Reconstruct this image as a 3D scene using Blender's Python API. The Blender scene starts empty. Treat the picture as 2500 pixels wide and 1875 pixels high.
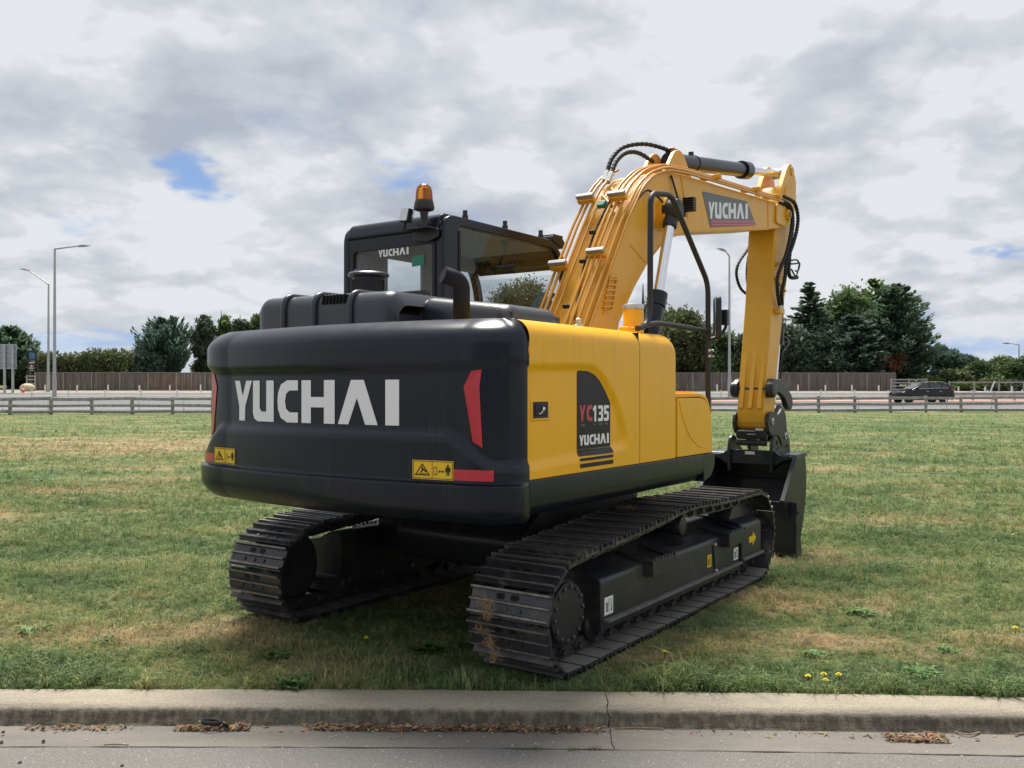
import bpy, bmesh, math, random
import numpy as np
from mathutils import Vector, Matrix

random.seed(7)
RNG = np.random.default_rng(11)
SC = bpy.context.scene
COL = SC.collection
PI = math.pi

# ------------------------------------------------------------------ camera
F_PX = 2207.0            # focal length in photograph pixels (2500 wide)
EYE = 1.519
PITCH = 0.0041
HZ = 946.5
cam_d = bpy.data.cameras.new('camera')
cam = bpy.data.objects.new('camera', cam_d); COL.objects.link(cam)
cam.location = (0, 0, EYE); cam.rotation_euler = (PI/2 + PITCH, 0, 0)
cam_d.sensor_width = 36.0; cam_d.lens = 36.0*F_PX/2500.0
cam_d.clip_start = 0.05; cam_d.clip_end = 6000
SC.camera = cam

# ------------------------------------------------------------------ light
SUN_EL, SUN_AZ = math.radians(66), math.radians(-12)      # azimuth from +Y towards +X
world = bpy.data.worlds.new('World'); SC.world = world; world.use_nodes = True
world.cycles.sampling_method = 'MANUAL'; world.cycles.sample_map_resolution = 256
sun_d = bpy.data.lights.new('sun', 'SUN'); sun_d.energy = 5.0; sun_d.angle = math.radians(24); sun_d.color = (1.0, 0.95, 0.87)
sun = bpy.data.objects.new('sun', sun_d); COL.objects.link(sun)
sd = Vector((math.cos(SUN_EL)*math.sin(SUN_AZ), math.cos(SUN_EL)*math.cos(SUN_AZ), math.sin(SUN_EL)))
sun.rotation_euler = sd.to_track_quat('Z', 'Y').to_euler()
SC.view_settings.view_transform = 'Standard'; SC.view_settings.look = 'None'
SC.view_settings.exposure = 0.5; SC.view_settings.gamma = 1.0
SC.view_settings.use_curve_mapping = False
SC.cycles.max_bounces = 6; SC.cycles.diffuse_bounces = 3; SC.cycles.glossy_bounces = 3; SC.cycles.transmission_bounces = 4; SC.cycles.transparent_max_bounces = 8

class NT:
    """small helper to write node trees"""
    def __init__(s, tree): s.t = tree; s.n = tree.nodes; s.l = tree.links
    def new(s, kind, **kw):
        nd = s.n.new(kind)
        for k, v in kw.items(): setattr(nd, k, v)
        return nd
    def put(s, sock, v):
        if hasattr(v, 'is_linked') or isinstance(v, bpy.types.NodeSocket): s.l.new(v, sock)
        else: sock.default_value = v
    def math(s, op, a, b=None, c=None, clamp=False):
        nd = s.new('ShaderNodeMath', operation=op); nd.use_clamp = clamp
        s.put(nd.inputs[0], a)
        if b is not None: s.put(nd.inputs[1], b)
        if c is not None: s.put(nd.inputs[2], c)
        return nd.outputs[0]
    def vmath(s, op, a, b=None, scale=None):
        nd = s.new('ShaderNodeVectorMath', operation=op); s.put(nd.inputs[0], a)
        if b is not None: s.put(nd.inputs[1], b)
        if scale is not None: nd.inputs['Scale'].default_value = scale
        return nd.outputs[0]
    def noise(s, vec, scale, detail=4, rough=.5, out='Fac', dist=0.0, dim='3D'):
        nd = s.new('ShaderNodeTexNoise'); nd.noise_dimensions = dim; s.put(nd.inputs['Vector'], vec)
        nd.inputs['Scale'].default_value = scale; nd.inputs['Detail'].default_value = detail
        nd.inputs['Roughness'].default_value = rough; nd.inputs['Distortion'].default_value = dist
        return nd.outputs[out]
    def ramp(s, fac, stops, interp='LINEAR'):
        nd = s.new('ShaderNodeValToRGB'); s.put(nd.inputs[0], fac); cr = nd.color_ramp; cr.interpolation = interp
        while len(cr.elements) < len(stops): cr.elements.new(0.5)
        for e, (p, c) in zip(cr.elements, stops):
            e.position = p; e.color = tuple(c)+(1,) if len(c) == 3 else c
        return nd.outputs[0]
    def mix(s, fac, a, b, mode='MIX'):
        nd = s.new('ShaderNodeMix', data_type='RGBA', blend_type=mode)
        s.put(nd.inputs[0], fac); s.put(nd.inputs[6], a if not isinstance(a, tuple) or len(a) == 4 else a+(1,)); s.put(nd.inputs[7], b if not isinstance(b, tuple) or len(b) == 4 else b+(1,))
        return nd.outputs[2]
    def maprange(s, v, a, b, c=0.0, d=1.0, smooth=False):
        nd = s.new('ShaderNodeMapRange'); nd.interpolation_type = 'SMOOTHSTEP' if smooth else 'LINEAR'
        s.put(nd.inputs[0], v)
        for i, x in zip((1, 2, 3, 4), (a, b, c, d)): nd.inputs[i].default_value = x
        return nd.outputs[0]

def build_sky():
    t = NT(world.node_tree); t.n.clear()
    out = t.new('ShaderNodeOutputWorld')
    sky = t.new('ShaderNodeTexSky', sky_type='NISHITA'); sky.sun_disc = False
    sky.sun_elevation = SUN_EL; sky.sun_rotation = SUN_AZ; sky.air_density = 1.0; sky.dust_density = 0.1; sky.ozone_density = 1.6
    tc = t.new('ShaderNodeTexCoord'); d = tc.outputs['Generated']
    t.l.new(t.vmath('NORMALIZE', t.vmath('ADD', d, (0, 0, .32))), sky.inputs['Vector'])     # clear air seen between clouds keeps its blue down low
    bg1 = t.new('ShaderNodeBackground'); bg1.inputs[1].default_value = 0.10; t.l.new(sky.outputs[0], bg1.inputs[0])
    sep = t.new('ShaderNodeSeparateXYZ'); t.l.new(d, sep.inputs[0]); x, y, z = sep.outputs
    za = t.math('ADD', t.math('MAXIMUM', z, 0.0), 0.30)
    cmb = t.new('ShaderNodeCombineXYZ'); t.put(cmb.inputs[0], t.math('DIVIDE', x, za)); t.put(cmb.inputs[1], t.math('DIVIDE', y, za)); cmb.inputs[2].default_value = 3.7
    P = cmb.outputs[0]
    n_big = t.noise(P, 1.0, 2, .5, dim='2D')
    n_mid = t.noise(P, 2.1, 5, .54, dim='2D')
    n_puff = t.noise(P, 6.0, 5, .6, dim='2D')
    wv = t.noise(P, 4.5, 4, .6, out='Color', dim='2D'); vo = t.new('ShaderNodeTexVoronoi', feature='SMOOTH_F1', voronoi_dimensions='2D'); vo.inputs['Scale'].default_value = 3.6; vo.inputs['Smoothness'].default_value = .35
    t.put(vo.inputs['Vector'], t.vmath('ADD', P, t.vmath('SCALE', t.vmath('SUBTRACT', wv, (.5, .5, .5)), scale=.34))); lump = vo.outputs['Distance']
    vo2 = t.new('ShaderNodeTexVoronoi', feature='SMOOTH_F1', voronoi_dimensions='2D'); vo2.inputs['Scale'].default_value = 9.5; vo2.inputs['Smoothness'].default_value = .3; t.put(vo2.inputs['Vector'], t.vmath('ADD', P, t.vmath('SCALE', t.vmath('SUBTRACT', wv, (.5, .5, .5)), scale=.22))); lump = t.math('MULTIPLY_ADD', vo2.outputs['Distance'], .42, lump)
    # angles, warped for ragged edges
    wsep = t.new('ShaderNodeSeparateColor'); t.l.new(wv, wsep.inputs[0])
    az = t.math('ARCTAN2', x, y); el = t.math('ARCSINE', z)
    azw = t.math('ADD', az, t.math('MULTIPLY', t.math('SUBTRACT', wsep.outputs[0], .5), .16))
    elw = t.math('ADD', el, t.math('MULTIPLY', t.math('SUBTRACT', wsep.outputs[1], .5), .085))
    ang = t.new('ShaderNodeCombineXYZ'); t.put(ang.inputs[0], azw); t.put(ang.inputs[1], elw); ang = ang.outputs[0]
    def total(lst, start):
        s = start
        for (px, py, rx, ry, a) in lst:
            a0 = math.atan((px-1250)/F_PX); e0 = math.atan((HZ-py)/F_PX*math.cos(a0)); sx, sy = F_PX/rx, F_PX/ry
            ma = t.new('ShaderNodeVectorMath', operation='MULTIPLY_ADD'); t.put(ma.inputs[0], ang); ma.inputs[1].default_value = (sx, sy, 0); ma.inputs[2].default_value = (-a0*sx, -e0*sy, 0)
            dp = t.new('ShaderNodeVectorMath', operation='DOT_PRODUCT'); t.l.new(ma.outputs[0], dp.inputs[0]); t.l.new(ma.outputs[0], dp.inputs[1])
            s = t.math('MULTIPLY_ADD', t.math('POWER', .3679, dp.outputs['Value']), a, s)
        return s
    # how grey a cloud is (0 bright, 1 dark base)
    dark = t.math('ADD', t.math('MULTIPLY', n_big, .8), t.math('MULTIPLY', n_mid, 1.7))
    dark = t.math('ADD', dark, t.math('MULTIPLY', n_puff, .75))
    dark = t.math('ADD', dark, t.math('MULTIPLY', lump, 1.15))
    dark = t.math('SUBTRACT', dark, 2.0)
    dark = total([(230, 250, 560, 150, .36), (560, 190, 300, 120, .22), (2150, 190, 500, 110, .24), (1950, 480, 420, 100, .18),
                  (1000, 560, 300, 60, .20), (420, 640, 420, 35, .22), (700, 420, 200, 130, -.34), (200, 440, 260, 80, -.36), (150, 600, 260, 70, -.30), (470, 690, 360, 60, -.25), (1500, 90, 420, 110, -.2),
                  (2250, 560, 330, 60, -.34), (2150, 720, 350, 90, -.2)], dark)
    # openings with blue sky
    hole = t.math('MULTIPLY', t.math('SUBTRACT', n_mid, .5), 1.5)
    hole = t.math('ADD', hole, t.math('MULTIPLY', t.math('SUBTRACT', n_puff, .5), .9))
    hole = total([(500, 425, 75, 62, 1.15), (415, 405, 50, 30, .65), (985, 425, 100, 34, .85), (1110, 380, 110, 45, .35), (185, 535, 70, 28, .62), (120, 845, 230, 55, .95), (350, 830, 80, 32, .6),
                  (2455, 610, 80, 30, 1.05), (2390, 840, 230, 60, 1.0), (1180, 540, 90, 30, .45)], hole)
    hmask = t.math('MULTIPLY', t.maprange(hole, .16, 1.25, 0, 1, smooth=True), t.maprange(z, .0, .20, .62, .95))
    shade = t.ramp(dark, [(0.0, (.80, .825, .86)), (.20, (.70, .73, .78)), (.50, (.60, .635, .695)), (.82, (.515, .55, .62)), (1.0, (.47, .505, .575))])
    haze = t.maprange(z, 0.0, .10, .55, 0, smooth=True)
    shade = t.mix(haze, shade, (.66, .70, .75, 1))
    bg2 = t.new('ShaderNodeBackground'); t.l.new(shade, bg2.inputs[0]); bg2.inputs[1].default_value = .69
    ms = t.new('ShaderNodeMixShader'); t.put(ms.inputs[0], hmask); t.l.new(bg2.outputs[0], ms.inputs[1]); t.l.new(bg1.outputs[0], ms.inputs[2])
    t.l.new(ms.outputs[0], out.inputs[0])
build_sky()

# ------------------------------------------------------------------ materials
MATS = {}
def material(name, color, rough=.5, streak=0.0, metal=0.0, coat=0.0, spec=.5, var=0.0, vscale=8.0, bump=0.0, bscale=60.0, dirt=None, dscale=5.0, damt=.5, coat_rough=.08):
    """painted / plain surface: colour + fine variation + optional dust with its own shape + fine relief"""
    m = bpy.data.materials.new(name); m.use_nodes = True; t = NT(m.node_tree)
    b = t.n['Principled BSDF']; b.inputs['Roughness'].default_value = rough; b.inputs['Metallic'].default_value = metal
    b.inputs['Coat Weight'].default_value = coat; b.inputs['Coat Roughness'].default_value = coat_rough; b.inputs['Specular IOR Level'].default_value = spec
    pos = t.new('ShaderNodeNewGeometry').outputs['Position']
    c = color+(1,)
    if var > 0:
        n = t.noise(pos, vscale, 5, .6)
        c = t.mix(t.maprange(n, .3, .7), tuple(x*(1-var) for x in color)+(1,), tuple(min(1, x*(1+var)) for x in color)+(1,))
    if dirt is not None:
        n = t.noise(pos, dscale, 8, .65, dist=.3)
        fac = t.math('MULTIPLY', t.maprange(n, .48, .72, 0, 1, smooth=True), damt)
        c = t.mix(fac, c, dirt+(1,))
        t.put(b.inputs['Roughness'], t.math('ADD', t.math('MULTIPLY', fac, .9-rough), rough))
    if streak > 0:      # faint run-off marks left by rain
        sn = t.noise(t.vmath('MULTIPLY', pos, (1, 1, .05)), 22, 4, .65); sm = t.noise(pos, 1.6, 2, .5)
        sf = t.math('MULTIPLY', t.math('MULTIPLY', t.maprange(sn, .52, .74, 0, 1, smooth=True), t.maprange(sm, .42, .66)), streak)
        c = t.mix(sf, c, tuple(x*.45+.03 for x in color)+(1,))
    t.put(b.inputs['Base Color'], c)
    if bump > 0:
        bn = t.new('ShaderNodeBump'); bn.inputs['Strength'].default_value = bump; bn.inputs['Distance'].default_value = .01
        t.put(bn.inputs['Height'], t.noise(pos, bscale, 6, .6)); t.l.new(bn.outputs[0], b.inputs['Normal'])
    MATS[name] = m
    return m

material('yellow_paint', (.88, .445, .004), .34, .3, coat=.08, spec=.35, var=.03, vscale=2.2, bump=.012, bscale=30, dirt=(.55, .33, .06), dscale=3.0, damt=.10)
material('boom_yellow', (.77, .385, .022), .42, .35, coat=.10, spec=.4, var=.05, vscale=2.5, bump=.02, bscale=24, dirt=(.40, .27, .12), dscale=2.5, damt=.22)
material('pipe_yellow', (.56, .26, .016), .38, coat=.2, var=.05)
material('black_paint', (.0045, .0080, .0165), .24, .55, spec=.36, var=.08, vscale=3, bump=.02, bscale=7, dirt=(.030, .031, .034), dscale=2.6, damt=.10, coat_rough=.06)
material('exhaust_black', (.020, .023, .031), .7, spec=.08, var=.15, vscale=10)
material('cowl_paint', (.026, .030, .041), .34, coat=.18, var=.06, vscale=3, bump=.015, bscale=10)
material('frame_paint', (.019, .021, .026), .42, coat=.08, spec=.35, var=.1, vscale=4, bump=.03, bscale=30, dirt=(.11, .09, .065), dscale=3.2, damt=.35)
material('flange_dust', (.115, .112, .108), .6, var=.3, vscale=9, bump=.03)
material('bucket_paint', (.011, .014, .021), .38, coat=.1, spec=.35, var=.1, bump=.03, bscale=25, dirt=(.05, .045, .04), dscale=4, damt=.3)
material('shoe_steel', (.045, .047, .053), .34, metal=.35, var=.25, vscale=12, bump=.08, bscale=60, dirt=(.22, .175, .13), dscale=7, damt=.6)
material('shoe_hole', (.003, .003, .003), .8)
material('worn_edge', (.19, .17, .15), .48, metal=.55, var=.35, vscale=25, bump=.1, bscale=90)
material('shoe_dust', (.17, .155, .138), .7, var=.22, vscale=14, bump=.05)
material('chain_steel', (.060, .061, .066), .34, metal=.4, var=.2, vscale=20, bump=.05)
material('rubber', (.012, .012, .013), .62, var=.15, bump=.05, bscale=200)
material('black_plastic', (.018, .018, .020), .5, var=.1)
material('chrome', (.78, .78, .80), .10, metal=1.0)
material('zinc', (.55, .55, .53), .42, metal=.7, var=.15, vscale=30)
material('aluminium', (.42, .42, .41), .45, metal=.5, var=.1, vscale=20)
material('white_vinyl', (.80, .81, .80), .38)
material('red_vinyl', (.50, .022, .035), .30, coat=.2)
material('dark_vinyl', (.010, .010, .014), .4, spec=.3)
material('grey_vinyl', (.10, .10, .115), .4)
material('label_yellow', (.80, .50, .01), .4)
material('label_black', (.01, .01, .01), .5)
material('bronze', (.35, .14, .06), .35, metal=.6)
material('green_tape', (.01, .20, .12), .45)
material('seat_fabric', (.035, .036, .040), .8, var=.2, vscale=40)
material('interior_grey', (.26, .275, .30), .6)
material('headliner', (.24, .27, .33), .8)
material('dry_straw', (.34, .22, .11), .9, var=.4, vscale=60)
material('concrete_post', (.40, .40, .39), .8, var=.12, vscale=3)
material('galvanised', (.42, .43, .43), .45, metal=.5, var=.12, vscale=2)
material('white_post', (.75, .74, .72), .6, var=.1, vscale=4)
material('weather_wood', (.285, .275, .268), .9, var=.38, vscale=5, bump=.4, bscale=18)
material('fence_top', (.28, .26, .24), .9, var=.2)
material('cone_orange', (.85, .10, .03), .5)
material('cone_white', (.8, .8, .8), .5)
material('sign_back', (.33, .35, .35), .55, metal=.3, var=.1, vscale=1)
material('sign_dark', (.020, .022, .028), .5)
material('sign_blue', (.06, .17, .33), .5, var=.5, vscale=.6)
material('sign_white', (.62, .62, .62), .5)
material('boulder', (.50, .42, .29), .9, var=.15, vscale=6, bump=.3, bscale=6)
material('bark', (.070, .056, .045), .95, var=.35, vscale=4, bump=.6, bscale=10)
material('car_paint', (.008, .006, .010), .2, coat=.25, spec=.35)
material('car_glass', (.022, .026, .028), .06, spec=.8)
material('car_tyre', (.012, .012, .012), .8)
material('car_rim', (.40, .40, .41), .3, metal=.8)
material('car_trim', (.02, .02, .02), .5)
material('car_chrome', (.6, .6, .6), .2, metal=.9)
material('headlight', (.65, .68, .72), .12, spec=.8)
material('taillight', (.45, .02, .02), .2, coat=.5)
material('yellow_petal', (.90, .74, .015), .6)
material('twig', (.26, .19, .12), .9, var=.3, vscale=30)
material('pale_stone', (.5, .48, .45), .9)

def glass_material(name, tint, gloss):
    m = bpy.data.materials.new(name); m.use_nodes = True; t = NT(m.node_tree); t.n.clear()
    out = t.new('ShaderNodeOutputMaterial'); tr = t.new('ShaderNodeBsdfTransparent'); tr.inputs[0].default_value = tint+(1,)
    gl = t.new('ShaderNodeBsdfGlossy'); gl.inputs['Roughness'].default_value = .015; gl.inputs[0].default_value = (.95, .97, 1, 1)
    g = t.new('ShaderNodeNewGeometry'); dp = t.new('ShaderNodeVectorMath', operation='DOT_PRODUCT'); t.l.new(g.outputs['Normal'], dp.inputs[0]); t.l.new(g.outputs['Incoming'], dp.inputs[1])
    k = t.math('SUBTRACT', 1.0, t.math('ABSOLUTE', dp.outputs['Value']), clamp=True); k = t.math('ADD', t.math('MULTIPLY', t.math('POWER', k, 5.0), .9), .045)
    ms = t.new('ShaderNodeMixShader'); t.put(ms.inputs[0], t.math('MULTIPLY', k, gloss, clamp=True))
    t.l.new(tr.outputs[0], ms.inputs[1]); t.l.new(gl.outputs[0], ms.inputs[2]); t.l.new(ms.outputs[0], out.inputs[0])
    MATS[name] = m
glass_material('cab_glass', (.80, .845, .845), .8)
def amber_material():
    m = bpy.data.materials.new('amber_lens'); m.use_nodes = True; t = NT(m.node_tree); t.n.clear()
    out = t.new('ShaderNodeOutputMaterial'); tr = t.new('ShaderNodeBsdfTransparent'); tr.inputs[0].default_value = (1, .74, .16, 1)
    tl = t.new('ShaderNodeBsdfTranslucent'); tl.inputs[0].default_value = (1.0, .40, .01, 1)
    df = t.new('ShaderNodeBsdfDiffuse'); df.inputs[0].default_value = (.95, .33, .01, 1)
    gl = t.new('ShaderNodeBsdfGlossy'); gl.inputs['Roughness'].default_value = .05
    a = t.new('ShaderNodeMixShader'); a.inputs[0].default_value = .5; t.l.new(tl.outputs[0], a.inputs[1]); t.l.new(df.outputs[0], a.inputs[2])
    b = t.new('ShaderNodeMixShader'); b.inputs[0].default_value = .38; t.l.new(tr.outputs[0], b.inputs[1]); t.l.new(a.outputs[0], b.inputs[2])
    fr = t.new('ShaderNodeFresnel'); fr.inputs[0].default_value = 1.45
    c = t.new('ShaderNodeMixShader'); t.put(c.inputs[0], fr.outputs[0]); t.l.new(b.outputs[0], c.inputs[1]); t.l.new(gl.outputs[0], c.inputs[2])
    t.l.new(c.outputs[0], out.inputs[0]); MATS['amber_lens'] = m
amber_material()

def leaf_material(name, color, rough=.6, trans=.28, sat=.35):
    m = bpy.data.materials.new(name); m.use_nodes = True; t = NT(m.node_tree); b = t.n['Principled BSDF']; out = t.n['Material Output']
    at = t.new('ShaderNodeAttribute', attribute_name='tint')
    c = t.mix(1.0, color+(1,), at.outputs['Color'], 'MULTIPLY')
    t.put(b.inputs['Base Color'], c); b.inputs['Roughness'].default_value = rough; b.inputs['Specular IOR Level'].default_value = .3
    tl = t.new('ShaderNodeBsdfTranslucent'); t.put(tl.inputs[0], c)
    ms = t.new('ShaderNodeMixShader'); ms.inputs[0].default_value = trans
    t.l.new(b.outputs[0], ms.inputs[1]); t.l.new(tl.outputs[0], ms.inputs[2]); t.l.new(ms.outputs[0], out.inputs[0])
    MATS[name] = m
leaf_material('leaf_dark_conifer', (.088, .134, .086), trans=.42)
leaf_material('leaf_blue_conifer', (.074, .114, .090), trans=.42)
leaf_material('leaf_green', (.108, .168, .066), trans=.4)
leaf_material('leaf_olive', (.115, .140, .058))
leaf_material('leaf_bright', (.105, .165, .048))
leaf_material('leaf_grey_green', (.096, .126, .080), trans=.36)
leaf_material('leaf_brown', (.22, .085, .045))
leaf_material('leaf_litter', (.25, .17, .105), .8, .15)
leaf_material('leaf_weed', (.10, .19, .055), .55, .3)

def turf_color(t):
    """patchy mown turf: green, yellow-green and dry straw, shared by soil sheet and blades"""
    pos = t.new('ShaderNodeNewGeometry').outputs['Position']
    st = t.vmath('MULTIPLY', pos, (.55, 1.0, 0.0))
    n1 = t.noise(st, .62, 5, .62, dim='2D'); n2 = t.noise(st, 2.3, 4, .62, dim='2D'); n3 = t.noise(pos, 8.0, 4, .68, dim='2D')
    v = t.math('ADD', t.math('ADD', t.math('MULTIPLY', n1, .50), t.math('MULTIPLY', n2, .30)), t.math('MULTIPLY', n3, .20))
    sep = t.new('ShaderNodeSeparateXYZ'); t.l.new(pos, sep.inputs[0]); px, py = sep.outputs[0], sep.outputs[1]
    # broad strips where the mower and the drought left their mark
    def strip(y0, w, a):
        q = t.math('DIVIDE', t.math('SUBTRACT', t.math('ADD', py, t.math('MULTIPLY', t.math('SUBTRACT', n1, .5), 2.4)), y0), w)
        return t.math('MULTIPLY', t.math('EXPONENT', t.math('MULTIPLY', t.math('MULTIPLY', q, q), -1.0)), a)
    for y0, w, a in ((4.62, .26, -.08), ):
        v = t.math('ADD', v, strip(y0, w, a))
    # where the drought has left straw (+) and where it is lush (-)
    wp = t.vmath('ADD', pos, t.vmath('SCALE', t.vmath('SUBTRACT', t.noise(pos, 1.1, 3, .6, out='Color', dim='2D'), (.5, .5, .5)), scale=1.3))
    for x0, y0, rx, ry, a in ((2.0, 5.28, 1.6, .32, .19), (1.75, 6.35, .9, .32, .13), (-1.9, 5.55, .9, .22, .075), (-1.6, 6.75, .6, .22, .07), (-13, 27.5, 9, 4.5, .13), (-2.6, 4.75, .9, .25, -.06), (3.2, 9.2, 2.2, .7, .06), (2.6, 7.6, 1.4, .5, -.05), (-4, 10, 3, 1.2, -.05), (16, 40, 14, 10, -.05)):
        ma = t.new('ShaderNodeVectorMath', operation='MULTIPLY_ADD'); t.put(ma.inputs[0], wp); ma.inputs[1].default_value = (1/rx, 1/ry, 0); ma.inputs[2].default_value = (-x0/rx, -y0/ry, 0)
        dp = t.new('ShaderNodeVectorMath', operation='DOT_PRODUCT'); t.l.new(ma.outputs[0], dp.inputs[0]); t.l.new(ma.outputs[0], dp.inputs[1])
        v = t.math('MULTIPLY_ADD', t.math('POWER', .3679, dp.outputs['Value']), a, v)
    col = t.ramp(v, [(.39, (.104, .158, .068)), (.475, (.168, .222, .097)), (.535, (.248, .270, .126)), (.582, (.335, .295, .162)), (.64, (.450, .345, .228))])
    hue = t.noise(pos, .9, 2, .5, dim='2D')
    col = t.mix(t.maprange(hue, .35, .7, 0, .30), col, (.100, .150, .088, 1))
    cl = t.noise(pos, 5.5, 3, .7, dim='2D'); col = t.mix(t.maprange(cl, .32, .68), t.mix(1.0, col, (.68, .72, .70, 1), 'MULTIPLY'), t.mix(1.0, col, (1.22, 1.20, 1.12, 1), 'MULTIPLY'))
    return col, pos

def turf_materials():
    m = bpy.data.materials.new('turf_soil'); m.use_nodes = True; t = NT(m.node_tree); b = t.n['Principled BSDF']
    c, pos = turf_color(t)
    f = t.noise(t.vmath('MULTIPLY', pos, (1, 1, 0)), 38.0, 5, .7)
    c = t.mix(t.maprange(f, .3, .72), t.mix(1.0, c, (.54, .54, .52, 1), 'MULTIPLY'), t.mix(1.0, c, (1.12, 1.10, 1.02, 1), 'MULTIPLY'))
    t.put(b.inputs['Base Color'], c); b.inputs['Roughness'].default_value = .95; b.inputs['Specular IOR Level'].default_value = .15
    bn = t.new('ShaderNodeBump'); bn.inputs['Strength'].default_value = .9; bn.inputs['Distance'].default_value = .05
    t.put(bn.inputs['Height'], t.math('ADD', t.noise(pos, 45, 6, .7), t.math('MULTIPLY', t.noise(pos, 6, 4, .6), .8))); t.l.new(bn.outputs[0], b.inputs['Normal'])
    MATS['turf_soil'] = m
    m = bpy.data.materials.new('grass_blade'); m.use_nodes = True; t = NT(m.node_tree); b = t.n['Principled BSDF']; out = t.n['Material Output']
    c, pos = turf_color(t)
    oi = t.new('ShaderNodeObjectInfo').outputs['Random']
    c = t.mix(t.maprange(oi, 0, 1), t.mix(1.0, c, (.85, .95, .85, 1), 'MULTIPLY'), t.mix(1.0, c, (1.6, 1.5, 1.3, 1), 'MULTIPLY'))
    c = t.mix(t.maprange(oi, .86, .92, 0, .5), c, (.46, .37, .22, 1)); c = t.mix(t.maprange(oi, .16, .10, 0, .5), c, (.10, .20, .06, 1))
    t.put(b.inputs['Base Color'], c); b.inputs['Roughness'].default_value = .6; b.inputs['Specular IOR Level'].default_value = .3
    tl = t.new('ShaderNodeBsdfTranslucent'); t.put(tl.inputs[0], c); ms = t.new('ShaderNodeMixShader'); ms.inputs[0].default_value = .3
    t.l.new(b.outputs[0], ms.inputs[1]); t.l.new(tl.outputs[0], ms.inputs[2]); t.l.new(ms.outputs[0], out.inputs[0])
    MATS['grass_blade'] = m
turf_materials()

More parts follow.
